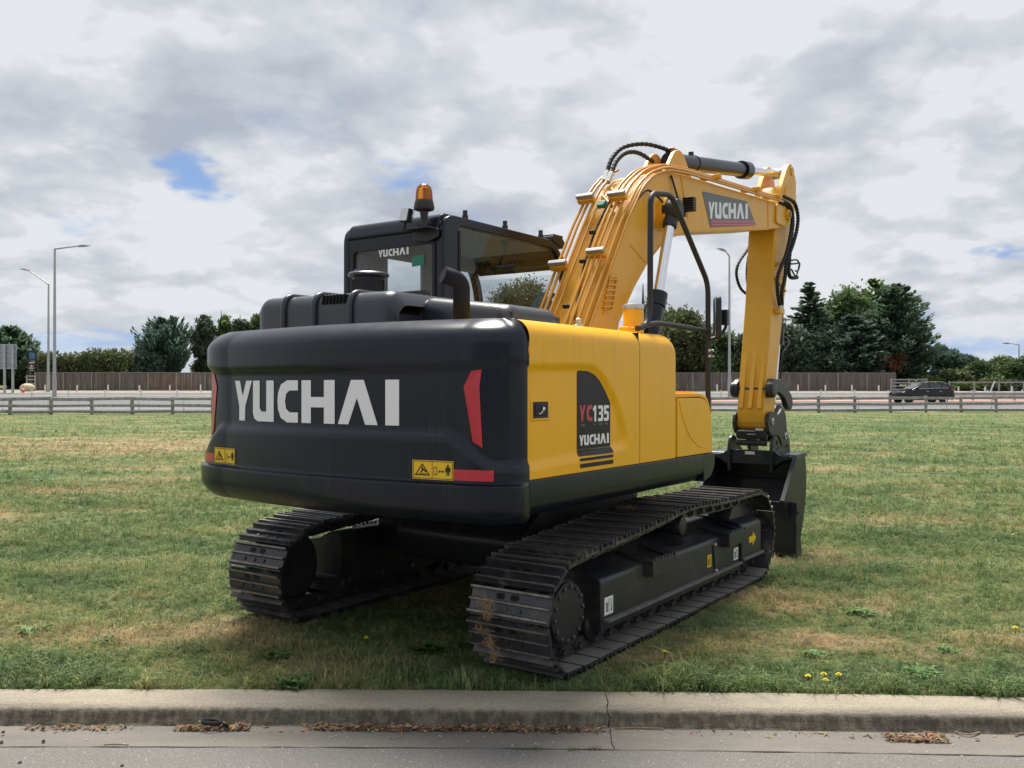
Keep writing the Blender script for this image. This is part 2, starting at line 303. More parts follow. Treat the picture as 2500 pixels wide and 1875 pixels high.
def concrete_material():
    m = bpy.data.materials.new('kerb_concrete'); m.use_nodes = True; t = NT(m.node_tree); b = t.n['Principled BSDF']
    g = t.new('ShaderNodeNewGeometry'); pos = g.outputs['Position']
    n = t.noise(t.vmath('MULTIPLY', pos, (.6, 3, 3)), 2.2, 6, .6); f = t.noise(pos, 90, 4, .6); st = t.noise(t.vmath('MULTIPLY', pos, (1, 1, .18)), 26, 4, .65)
    c = t.ramp(n, [(.3, (.245, .225, .190)), (.5, (.312, .275, .217)), (.7, (.365, .322, .250))])
    c = t.mix(t.maprange(f, .25, .75), t.mix(1.0, c, (.72, .72, .72, 1), 'MULTIPLY'), t.mix(1.0, c, (1.2, 1.2, 1.2, 1), 'MULTIPLY'))
    # road grime and moss on the upright face, with its own ragged edge
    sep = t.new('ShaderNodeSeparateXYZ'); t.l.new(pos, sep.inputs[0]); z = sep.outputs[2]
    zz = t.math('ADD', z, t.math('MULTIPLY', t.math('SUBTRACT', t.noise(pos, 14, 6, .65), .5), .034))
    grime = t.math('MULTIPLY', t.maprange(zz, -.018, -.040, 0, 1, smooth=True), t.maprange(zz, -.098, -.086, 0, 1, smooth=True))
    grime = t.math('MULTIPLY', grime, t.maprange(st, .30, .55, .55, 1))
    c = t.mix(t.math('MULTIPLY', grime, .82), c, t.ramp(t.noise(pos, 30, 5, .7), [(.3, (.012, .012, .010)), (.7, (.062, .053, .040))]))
    t.put(b.inputs['Base Color'], c); b.inputs['Roughness'].default_value = .92; b.inputs['Specular IOR Level'].default_value = .2
    bn = t.new('ShaderNodeBump'); bn.inputs['Strength'].default_value = .5; bn.inputs['Distance'].default_value = .008
    t.put(bn.inputs['Height'], t.math('ADD', t.noise(pos, 120, 5, .7), t.noise(t.vmath('MULTIPLY', pos, (.3, 2, 1)), 30, 4, .6))); t.l.new(bn.outputs[0], b.inputs['Normal'])
    MATS['kerb_concrete'] = m
    m = bpy.data.materials.new('channel_concrete'); m.use_nodes = True; t = NT(m.node_tree); b = t.n['Principled BSDF']
    pos = t.new('ShaderNodeNewGeometry').outputs['Position']
    n = t.noise(t.vmath('MULTIPLY', pos, (.5, 2, 1)), 3, 6, .6); f = t.noise(pos, 130, 4, .7); n5 = t.noise(pos, 9, 6, .65)
    c = t.ramp(n, [(.3, (.140, .132, .118)), (.55, (.180, .164, .143)), (.75, (.210, .184, .152))])
    c = t.mix(t.maprange(f, .25, .75), t.mix(1.0, c, (.65, .65, .65, 1), 'MULTIPLY'), t.mix(1.0, c, (1.25, 1.25, 1.25, 1), 'MULTIPLY'))
    c = t.mix(t.maprange(n5, .55, .75, 0, .45), c, (.14, .125, .10, 1))
    t.put(b.inputs['Base Color'], c); b.inputs['Roughness'].default_value = .92
    bn = t.new('ShaderNodeBump'); bn.inputs['Strength'].default_value = .5; bn.inputs['Distance'].default_value = .006
    t.put(bn.inputs['Height'], t.noise(pos, 140, 5, .7)); t.l.new(bn.outputs[0], b.inputs['Normal'])
    MATS['channel_concrete'] = m
    for nm, lo, hi, sc in (('asphalt_near', (.075, .071, .068), (.215, .203, .190), 150), ('asphalt_far', (.105, .107, .11), (.145, .147, .15), 3)):
        m = bpy.data.materials.new(nm); m.use_nodes = True; t = NT(m.node_tree); b = t.n['Principled BSDF']
        pos = t.new('ShaderNodeNewGeometry').outputs['Position']
        vo = t.new('ShaderNodeTexVoronoi'); t.put(vo.inputs['Vector'], pos); vo.inputs['Scale'].default_value = sc
        c = t.mix(t.maprange(t.math('ADD', t.math('MULTIPLY', t.noise(pos, sc*.8, 4, .7), .6), t.math('MULTIPLY', vo.outputs['Distance'], .5)), .25, .75), lo+(1,), hi+(1,))
        big = t.noise(pos, 1.4, 5, .6); c = t.mix(t.maprange(big, .3, .7, 0, .3), c, tuple(x*.62 for x in hi)+(1,))
        spk = t.noise(pos, sc*.35, 2, .5); c = t.mix(t.maprange(spk, .68, .76, 0, .8), c, tuple(min(1, x*1.8) for x in hi)+(1,))
        t.put(b.inputs['Base Color'], c); b.inputs['Roughness'].default_value = .9
        bn = t.new('ShaderNodeBump'); bn.inputs['Strength'].default_value = .6; bn.inputs['Distance'].default_value = .008
        t.put(bn.inputs['Height'], vo.outputs['Distance']); t.l.new(bn.outputs[0], b.inputs['Normal']); MATS[nm] = m
    material('road_line', (.72, .72, .70), .7, var=.15, vscale=2)
    material('pink_strip', (.42, .22, .18), .8, var=.15, vscale=1)
    material('gravel_verge', (.27, .235, .18), .95, var=.3, vscale=1.2)
    material('joint_dirt', (.07, .065, .055), .95, var=.4, vscale=40)
concrete_material()

def paling_material():
    m = bpy.data.materials.new('paling_wood'); m.use_nodes = True; t = NT(m.node_tree); b = t.n['Principled BSDF']
    pos = t.new('ShaderNodeNewGeometry').outputs['Position']
    n = t.noise(t.vmath('MULTIPLY', pos, (1, 1, .06)), 5.5, 3, .6); n2 = t.noise(pos, .25, 2, .5)
    c = t.ramp(n, [(.25, (.075, .065, .064)), (.5, (.135, .115, .108)), (.75, (.205, .178, .158))])
    c = t.mix(t.maprange(n2, .52, .7, 0, .7), c, t.mix(1.0, c, (1.25, .95, .75, 1), 'MULTIPLY'))
    t.put(b.inputs['Base Color'], c); b.inputs['Roughness'].default_value = .95; MATS['paling_wood'] = m
paling_material()

# ------------------------------------------------------------------ mesh helpers
def link(o, parent=None):
    COL.objects.link(o)
    if parent is not None: o.parent = parent
    return o
def tag(o, label=None, cat=None, group=None, kind=None):
    if label: o['label'] = label
    if cat: o['category'] = cat
    if group: o['group'] = group
    if kind: o['kind'] = kind
    return o
def empty(name, loc=(0, 0, 0), rz=0.0, parent=None):
    o = bpy.data.objects.new(name, None); link(o, parent); o.location = loc; o.rotation_euler = (0, 0, rz); o.empty_display_size = .3
    return o

class MB:
    def __init__(s): s.v = []; s.f = []; s.m = []; s.cur = 0
    def add(s, vs, fs):
        k = len(s.v); s.v.extend([tuple(map(float, p)) for p in vs])
        for f in fs: s.f.append([k+i for i in f]); s.m.append(s.cur)
        return s
    def box(s, x0, x1, y0, y1, z0, z1):
        if x0 > x1: x0, x1 = x1, x0
        if y0 > y1: y0, y1 = y1, y0
        if z0 > z1: z0, z1 = z1, z0
        return s.add([(x0, y0, z0), (x1, y0, z0), (x1, y1, z0), (x0, y1, z0), (x0, y0, z1), (x1, y0, z1), (x1, y1, z1), (x0, y1, z1)],
                     [(0, 3, 2, 1), (4, 5, 6, 7), (0, 1, 5, 4), (1, 2, 6, 5), (2, 3, 7, 6), (3, 0, 4, 7)])
    def prism(s, prof, a0, a1, axis='x'):
        """closed profile polygon extruded along an axis: x: prof=(y,z); y: prof=(x,z); z: prof=(x,y)"""
        mk = {'x': lambda p, a: (a, p[0], p[1]), 'y': lambda p, a: (p[0], a, p[1]), 'z': lambda p, a: (p[0], p[1], a)}[axis]
        n = len(prof)
        return s.add([mk(p, a0) for p in prof]+[mk(p, a1) for p in prof],
                     [tuple(range(n))[::-1], tuple(range(n, 2*n))]+[(i, (i+1) % n, n+(i+1) % n, n+i) for i in range(n)])
    def tube(s, path, r, n=10, caps=True):
        P = [Vector(p) for p in path]; k = len(P); rs = r if isinstance(r, (list, tuple)) else [r]*k
        up = Vector((0, 0, 1)); T = []
        for i in range(k):
            d = (P[min(i+1, k-1)]-P[max(i-1, 0)]); T.append(d.normalized() if d.length > 1e-9 else Vector((0, 0, 1)))
        a = T[0].orthogonal().normalized(); vs = []
        for i in range(k):
            a = (a-T[i]*a.dot(T[i])); a = a.normalized() if a.length > 1e-6 else T[i].orthogonal().normalized()
            b = T[i].cross(a)
            for j in range(n):
                t = 2*PI*j/n; vs.append(P[i]+(a*math.cos(t)+b*math.sin(t))*rs[i])
        fs = [(i*n+j, i*n+(j+1) % n, (i+1)*n+(j+1) % n, (i+1)*n+j) for i in range(k-1) for j in range(n)]
        if caps: fs += [tuple(range(n))[::-1], tuple(range((k-1)*n, k*n))]
        return s.add(vs, fs)
    def cyl(s, p0, p1, r, n=20): return s.tube([p0, p1], r, n)
    def lathe(s, prof, c=(0, 0, 0), n=24, axis='z'):
        vs = []; k = len(prof)
        for (r, h) in prof:
            for j in range(n):
                t = 2*PI*j/n; a, b = r*math.cos(t), r*math.sin(t)
                p = (a, b, h) if axis == 'z' else ((h, a, b) if axis == 'x' else (a, h, b))
                vs.append((c[0]+p[0], c[1]+p[1], c[2]+p[2]))
        fs = [(i*n+j, i*n+(j+1) % n, (i+1)*n+(j+1) % n, (i+1)*n+j) for i in range(k-1) for j in range(n)]
        fs += [tuple(range(n))[::-1], tuple(range((k-1)*n, k*n))]
        return s.add(vs, fs)
    def plate(s, poly, mp, lift=0.0, thick=.002):
        """flat shape given in 2-D, laid on a surface by mp(u, v, height)"""
        n = len(poly); a = [mp(u, v, lift) for u, v in poly]; b = [mp(u, v, lift-thick) for u, v in poly]
        return s.add(a+b, [tuple(range(n))]+[(i, n+i, n+(i+1) % n, (i+1) % n) for i in range(n)])
    def ring(s, outer, inner, mp, d0, d1):
        """frame between two loops with the same number of points, thickness d0..d1"""
        n = len(outer); assert n == len(inner), (n, len(inner)); vs = [mp(*p, d0) for p in outer]+[mp(*p, d0) for p in inner]+[mp(*p, d1) for p in outer]+[mp(*p, d1) for p in inner]; fs = []
        for i in range(n):
            j = (i+1) % n
            fs += [(i, j, n+j, n+i), (2*n+i, 3*n+i, 3*n+j, 2*n+j), (i, 2*n+i, 2*n+j, j), (n+i, n+j, 3*n+j, 3*n+i)]
        return s.add(vs, fs)
    def grid(s, fn, nu, nv):
        vs = [fn(i/nu, j/nv) for j in range(nv+1) for i in range(nu+1)]; w = nu+1
        return s.add(vs, [(j*w+i, j*w+i+1, (j+1)*w+i+1, (j+1)*w+i) for j in range(nv) for i in range(nu)])
    def mesh(s, name, mats, smooth=35):
        me = bpy.data.meshes.new(name); me.from_pydata(s.v, [], s.f)
        for m in (mats if isinstance(mats, (list, tuple)) else [mats]): me.materials.append(MATS[m])
        if any(s.m): me.polygons.foreach_set('material_index', s.m)
        bm = bmesh.new(); bm.from_mesh(me); bmesh.ops.recalc_face_normals(bm, faces=bm.faces); bm.to_mesh(me); bm.free()
        if smooth:
            me.polygons.foreach_set('use_smooth', [True]*len(me.polygons)); me.set_sharp_from_angle(angle=math.radians(smooth))
        me.update(); return me
    def build(s, name, mats, parent=None, smooth=35, bevel=0.0, seg=2):
        o = bpy.data.objects.new(name, s.mesh(name, mats, smooth)); link(o, parent)
        if bevel > 0:
            b = o.modifiers.new('bevel', 'BEVEL'); b.width = bevel; b.segments = seg; b.limit_method = 'ANGLE'; b.angle_limit = math.radians(35)
        return o

def rounded(poly, r, seg=5):
    """round the corners of a 2-D polygon"""
    out = []; n = len(poly); rr = r if isinstance(r, (list, tuple)) else [r]*n
    for i in range(n):
        p, a, b = Vector(poly[i]), Vector(poly[i-1]), Vector(poly[(i+1) % n]); ri = rr[i]
        if ri <= 0: out.append(tuple(p)); continue
        d1, d2 = (a-p), (b-p); k = min(ri, d1.length*.49, d2.length*.49); q1, q2 = p+d1.normalized()*k, p+d2.normalized()*k
        for j in range(seg+1):
            t = j/seg; out.append(tuple(q1*(1-t)**2+p*2*t*(1-t)+q2*t*t))
    return out
def catmull(pts, n=8):
    P = [Vector(p) for p in pts]; out = []
    for i in range(len(P)-1):
        p0, p1, p2, p3 = P[max(i-1, 0)], P[i], P[i+1], P[min(i+2, len(P)-1)]
        for j in range(n):
            t = j/n; out.append(.5*((2*p1)+(p2-p0)*t+(2*p0-5*p1+4*p2-p3)*t*t+(3*p1-p0-3*p2+p3)*t**3))
    out.append(P[-1]); return out
def filleted(pts, r, seg=5):
    """polyline path with rounded bends"""
    P = [Vector(p) for p in pts]; out = [P[0]]
    for i in range(1, len(P)-1):
        d1, d2 = P[i-1]-P[i], P[i+1]-P[i]; k = min(r, d1.length*.45, d2.length*.45); a, b = P[i]+d1.normalized()*k, P[i]+d2.normalized()*k
        for j in range(seg+1):
            t = j/seg; out.append(a*(1-t)**2+P[i]*2*t*(1-t)+b*t*t)
    out.append(P[-1]); return out
def sstep(a, b, x):
    t = max(0.0, min(1.0, (x-a)/(b-a))); return t*t*(3-2*t)

# ------------------------------------------------------------------ setting: lawn, kerb, roads
def kerb_y(x):
    q = lambda t: 4.527-.0226*t-.0062*t*t
    if x > 3.2: return q(3.2)+(x-3.2)*(-.0226-2*.0062*3.2)
    if x < -3.2: return q(-3.2)+(x+3.2)*(-.0226+2*.0062*3.2)
    return q(x)
def terrain(x, y):
    if y < 20: z = -.27*sstep(7.0, 9.6, y)
    elif y < 60: z = -.27+(y-20)/40*.15
    elif y < 125: z = -.12+.042*(y-60)
    else: z = 2.61
    if 5.0 < y < 55: z += .012*math.sin(1.7*x+.8*y)*math.sin(.9*y+1.3+.4*x)*sstep(5.0, 6.0, y)*sstep(55, 45, y)
    return z
def at(px, py, D):
    """world point seen at photograph pixel (px,py) on the vertical plane D metres away"""
    return Vector(((px-1250)/F_PX*D, D, EYE-D*(py-HZ)/F_PX))
def ground_at(px, D):
    x = (px-1250)/F_PX*D; return Vector((x, D, terrain(x, D)))
def on_ground(px, py):
    D = EYE*F_PX/(py-HZ)
    for _ in range(12):
        x = (px-1250)/F_PX*D; D = (EYE-terrain(x, D))*F_PX/(py-HZ)
    return Vector(((px-1250)/F_PX*D, D, terrain((px-1250)/F_PX*D, D)))

def make_lawn():
    ys = [0.0]; d = .10
    while ys[-1] < 2500: ys.append(ys[-1]+d); d *= 1.045 if ys[-1] < 60 else 1.12
    nu = 110; vs = []; fs = []
    for j, dy in enumerate(ys):
        for i in range(nu+1):
            s = (i/nu*2-1); Y0 = 4.53+dy; x = math.copysign(abs(s)**1.2, s)*(12+1.25*Y0)
            y = kerb_y(x)-.012+dy*(1 if dy > 0 else 1)
            if dy > 6: y = Y0+(kerb_y(x)-4.53)*max(0, 1-(dy-6)/6)
            vs.append((x, y, terrain(x, y)))
    w = nu+1
    for j in range(len(ys)-1):
        for i in range(nu): fs.append((j*w+i, j*w+i+1, (j+1)*w+i+1, (j+1)*w+i))
    m = MB(); m.add(vs, fs); o = m.build('lawn', 'turf_soil', smooth=180); tag(o, kind='structure')
make_lawn()

KERB = [(.05, -.14), (.03, -.01), (.0, .004), (-.075, .002), (-.145, -.003), (-.172, -.011), (-.190, -.028), (-.203, -.055), (-.214, -.078), (-.226, -.092), (-.232, -.14)]
CHAN = [(-.205, -.096), (-.229, -.096), (-.25, -.099), (-.29, -.103), (-.40, -.097), (-.488, -.091), (-.492, -.13)]
def sweep(name, prof, xs, mat, parent, jag0=None, jag1=None, wob=.004):
    vs = []; n = len(prof); chip = random.Random(len(xs))
    for a, x in enumerate(xs):
        for k, (dy, z) in enumerate(prof):
            xx = x
            if a == 0 and jag0: xx += jag0[k]
            if a == len(xs)-1 and jag1: xx += jag1[k]
            wz = wob*(math.sin(3.1*x+1.7*k)*.3+math.sin(11.3*x+2.9*k)*.25)+(wob*.55*(chip.random()-.5) if abs(x) < 6 else 0)
            vs.append((xx, kerb_y(x)+dy+wz, z+wz*.5))
    fs = [(a*n+k, a*n+k+1, (a+1)*n+k+1, (a+1)*n+k) for a in range(len(xs)-1) for k in range(n-1)]
    fs += [tuple(range(n)), tuple(range((len(xs)-1)*n, len(xs)*n))]
    m = MB(); m.add(vs, fs); return m.build(name, mat, parent, smooth=50)
def make_kerb():
    root = empty('kerb', (0, 0, 0)); tag(root, kind='structure')
    xc = .462; r = random.Random(3)
    jk = [r.uniform(-.008, .008) for _ in KERB]; jc = [r.uniform(-.008, .008)-.001*i for i in range(len(CHAN))]
    xl = list(np.arange(-45, -6, .5))+list(np.arange(-6, xc-.02, .04)); xr = [xc+.0024]+list(np.arange(xc+.04, 6, .04))+list(np.arange(6, 45, .5))
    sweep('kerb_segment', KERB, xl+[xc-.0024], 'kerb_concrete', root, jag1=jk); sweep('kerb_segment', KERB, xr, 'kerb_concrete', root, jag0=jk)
    ch = empty('channel', (0, 0, 0)); tag(ch, kind='structure')
    sweep('channel_segment', CHAN, xl+[xc-.0028], 'channel_concrete', ch, jag1=jc, wob=.002); sweep('channel_segment', CHAN, xr, 'channel_concrete', ch, jag0=jc, wob=.002)
    # earth showing in the crack and along the joint
    m = MB(); m.box(xc-.03, xc+.03, 3.95, 4.50, -.2, -.112); m.build('joint_filling', 'joint_dirt', ch)
    m = MB(); vs = []; fs = []; xs = np.arange(-40, 40, .05)
    for x in xs:
        w = .010+.006*math.sin(7*x)+.005*math.sin(17.3*x+1); vs += [(x, kerb_y(x)-.486+.002*math.sin(23*x), -.0885), (x, kerb_y(x)-.486-max(.0, w)*.45, -.0885)]
    for i in range(len(xs)-1): fs.append((2*i, 2*i+1, 2*i+3, 2*i+2))
    m.add(vs, fs); m.build('joint_line', 'joint_dirt', ch, smooth=0)
make_kerb()
def make_road():
    vs = []; fs = []; xs = [-1500, -300, -100]+list(np.arange(-45, 45.1, .5))+[100, 300, 1500]; dys = [0, -.2, -.5, -1, -2, -4, -8, -16, -30, -90, -300, -1500]
    for x in xs:
        for d in dys: vs.append((x, kerb_y(x)-.485+d, -.0925+.018*min(4, -d)))
    n = len(dys)
    for i in range(len(xs)-1):
        for k in range(n-1): fs.append((i*n+k, i*n+k+1, (i+1)*n+k+1, (i+1)*n+k))
    m = MB(); m.add(vs, fs); tag(m.build('road', 'asphalt_near', smooth=180), kind='structure')
make_road()
def strip_sheet(name, y0, y1, x0, x1, dz, mat, kind='structure', parent=None):
    m = MB(); xs = np.linspace(x0, x1, 30); ys = np.linspace(y0, y1, 8); vs = [(x, y, terrain(x, y)+dz) for y in ys for x in xs]; w = len(xs)
    m.add(vs, [(j*w+i, j*w+i+1, (j+1)*w+i+1, (j+1)*w+i) for j in range(len(ys)-1) for i in range(w-1)])
    o = m.build(name, mat, parent, smooth=180)
    if parent is None: tag(o, kind=kind)
    return o
hw = strip_sheet('highway', 61.2, 87.0, -160, 160, .03, 'asphalt_far')
strip_sheet('lane_line', 63.6, 63.75, -160, 160, .04, 'road_line', parent=hw); strip_sheet('lane_line', 86.2, 86.4, -160, 160, .04, 'road_line', parent=hw); strip_sheet('lane_line', 80.9, 81.1, -160, 160, .04, 'road_line', parent=hw)
strip_sheet('median_strip', 72.2, 74.6, -6, 160, .045, 'pink_strip', parent=hw)
strip_sheet('verge', 87.0, 93.5, -160, 160, .035, 'gravel_verge')

# ------------------------------------------------------------------ lettering shapes (unit box)
GLYPH = {
 'Y': [(0, 1), (.30, 1), (.47, .60), (.68, 1), (1, 1), (.62, .36), (.60, 0), (.27, 0), (.27, .36)],
 'U': [(0, 1), (.33, 1), (.33, .32), (.42, .24), (.66, .24), (.66, 1), (1, 1), (1, 0), (.24, 0), (.07, .06), (0, .2)],
 'C': [(1, 1), (.48, 1), (.17, .90), (.03, .70), (0, .5), (.03, .30), (.17, .10), (.48, 0), (1, 0), (1, .24), (.60, .24), (.43, .32), (.37, .5), (.43, .68), (.60, .76), (1, .76)],
 'H': [(0, 1), (.29, 1), (.29, .61), (.69, .61), (.69, 1), (1, 1), (1, 0), (.69, 0), (.69, .37), (.29, .37), (.29, 0), (0, 0)],
 'A': [(.34, 1), (.66, 1), (1, 0), (.70, 0), (.49, .60), (.27, 0), (0, 0)],
 'I': [(0, 1), (1, 1), (1, 0), (0, 0)],
 '1': [(.05, .82), (.42, 1), (.80, 1), (.80, 0), (.40, 0), (.40, .76), (.05, .64)],
 '3': [(0, 1), (.80, 1), (1, .88), (1, .62), (.80, .51), (1, .40), (1, .13), (.80, 0), (0, 0), (0, .20), (.60, .20), (.60, .41), (.18, .41), (.18, .60), (.60, .60), (.60, .80), (0, .80)],
 '5': [(0, 1), (1, 1), (1, .80), (.38, .80), (.38, .63), (.80, .63), (1, .50), (1, .13), (.80, 0), (0, 0), (0, .20), (.60, .20), (.60, .43), (0, .43)],
}
YUCHAI = [('Y', 0.0, .1415), ('U', .1512, .303), ('C', .3306, .4624), ('H', .4855, .6754), ('A', .694, .8973), ('I', .9353, 1.0)]
def word(layout, mp, u0, u1, v0, v1, mat, parent, lift=.003, shear=0.0):
    for g, a, b in layout:
        m = MB(); poly = [(u0+(a+(b-a)*p[0])*(u1-u0)+shear*p[1], v0+p[1]*(v1-v0)) for p in GLYPH[g]]
        m.plate(poly, mp, lift, .0025); m.build('letter', mat, parent, smooth=0)

# ------------------------------------------------------------------ the excavator
EXC_LOC = (.0324, 6.4985, 0.0); EXC_TH = .6052
exc = empty('excavator', EXC_LOC, -EXC_TH)
tag(exc, 'large yellow and black crawler excavator parked on the lawn, YUCHAI on its counterweight', 'excavator')

# ---- crawler tracks -------------------------------------------------
def shoe_mesh(dirty, dusty):
    m = MB()
    prof = [(-.081, -.002), (-.081, .010), (-.074, .012), (-.0695, .036), (-.0575, .036), (-.053, .012), (-.0085, .012), (-.005, .031), (.005, .031), (.0085, .012), (.053, .012), (.0575, .036), (.0695, .036), (.074, .012), (.077, .006), (.077, -.004), (.0, -.004)]
    k = len(prof); m.v = [(-.25, y, z) for y, z in prof]+[(.25, y, z) for y, z in prof]
    m.f = [list(range(k))[::-1], list(range(k, 2*k))]; m.m = [0, 0]
    tops = {3, 7, 11}
    for i in range(k):
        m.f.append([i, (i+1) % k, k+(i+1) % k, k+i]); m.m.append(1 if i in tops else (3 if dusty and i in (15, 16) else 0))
    m.cur = 2
    for x in (-.075, .015): m.lathe([(.017, .0125), (.017, .0132)], (x, .031, 0), 10); m.lathe([(.017, .0125), (.017, .0132)], (x+.022, .031, 0), 10)
    m.cur = 0
    for x in (-.115, -.02, .068):
        m.lathe([(.012, .012), (.0125, .019), (.008, .021)], (x, -.031, 0), 6)
    return m.mesh('track_shoe', ['shoe_steel', 'worn_edge' if dirty else 'shoe_steel', 'shoe_hole', 'shoe_dust'], 30)
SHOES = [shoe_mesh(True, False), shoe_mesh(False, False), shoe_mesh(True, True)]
BASE = .036
def track_path():
    rc, rr = (-1.235, .325), .325; fc, fr = (1.565, .362), .362
    pts = []
    for p in catmull([(-1.15, .648, 0), (-.8, .668, 0), (-.30, .703, 0), (.16, .742, 0), (.34, .748, 0), (.62, .735, 0), (1.1, .722, 0), (fc[0], fc[1]+fr, 0)], 6): pts.append((p[0], p[1]))
    for i in range(1, 25): a = PI/2-PI*i/24; pts.append((fc[0]+fr*math.cos(a), fc[1]+fr*math.sin(a)))
    for i in range(1, 20): pts.append((fc[0]+(-1.30-fc[0])*i/20, 0.0))
    for p in catmull([(-1.30, .0, 0), (-1.385, .012, 0), (-1.46, .062, 0), (-1.515, .13, 0), (-1.55, .215, 0), (-1.563, .315, 0), (-1.55, .41, 0), (-1.51, .49, 0), (-1.44, .562, 0), (-1.34, .615, 0), (-1.15, .648, 0)], 5)[:-1]: pts.append((p[0], p[1]))
    P = np.array(pts+[pts[0]]); return P
def inward(P, d):
    Q = P[:-1]; T = np.roll(Q, -1, 0)-np.roll(Q, 1, 0); T /= np.linalg.norm(T, axis=1)[:, None]; N = np.stack([-T[:, 1], T[:, 0]], 1)   # outward for this travel sense
    R = Q-N*d; return np.vstack([R, R[:1]])
def resample(P, n, phase=0.0):
    L = np.concatenate([[0], np.cumsum(np.linalg.norm(np.diff(P, axis=0), axis=1))]); out = []
    for i in range(n):
        s = ((i+phase)/n*L[-1]) % L[-1]; k = min(np.searchsorted(L, s, 'right')-1, len(P)-2); q = (s-L[k])/max(1e-9, L[k+1]-L[k])
        a = P[k]+(P[k+1]-P[k])*q; out.append(a)
    return np.array(out), L[-1]
TP = track_path()
def make_track(side, label):
    xc = side*.995; n = 44
    pin_path = inward(TP, BASE)
    pts, L = resample(pin_path, n, .35 if side > 0 else .6)
    ends, _ = resample(pin_path, n, .85 if side > 0 else 1.1)
    # chain: link plates and pin bosses of the whole loop = the part itself
    m = MB()
    for i in range(n):
        a, b = ends[i-1], ends[i]; t = (b-a)/np.linalg.norm(b-a); nn = np.array([-t[1], t[0]])
        for dx in (-.085, .085):
            c0 = a-nn*.052; c1 = b-nn*.052; w = .042
            q = [c0-t*.012-nn*w, c1+t*.012-nn*w*.8, c1+t*.012+nn*w, c0-t*.012+nn*w]
            m.prism(rounded([(p[0], p[1]) for p in q], .02, 3), xc+dx-.016, xc+dx+.016, 'x')
        c = a-nn*.052; m.lathe([(.026, -.118), (.030, -.112), (.030, .112), (.026, .118)], (xc, c[0], c[1]), 10, 'x')
        m.lathe([(.019, -.136), (.021, -.13), (.021, .13), (.019, .136)], (xc, c[0], c[1]), 6, 'x')
    o = m.build('crawler_track', 'chain_steel', exc, 40); o['label'] = label
    for i in range(n):
        a, b = ends[i-1], ends[i]; t = b-a; c = pts[i]
        s = bpy.data.objects.new('track_shoe', SHOES[2 if (a[1]+b[1])/2 < .06 else (0 if (side > 0 or i % 3) else 1)]); link(s, o)  # dust on ground run only; front shoes left dark to stand for shade
        s.location = (xc+random.uniform(-.003, .003), (a[0]+b[0])/2, (a[1]+b[1])/2); s.rotation_euler = (math.atan2(t[1], t[0])+random.uniform(-.012, .012), 0, 0)
        s.scale = (1, np.linalg.norm(t)/.1685, 1)
    return o
tr_r = make_track(1, 'right crawler track with dried grass caught between its shoes'); tr_l = make_track(-1, 'left crawler track, clean shoes')

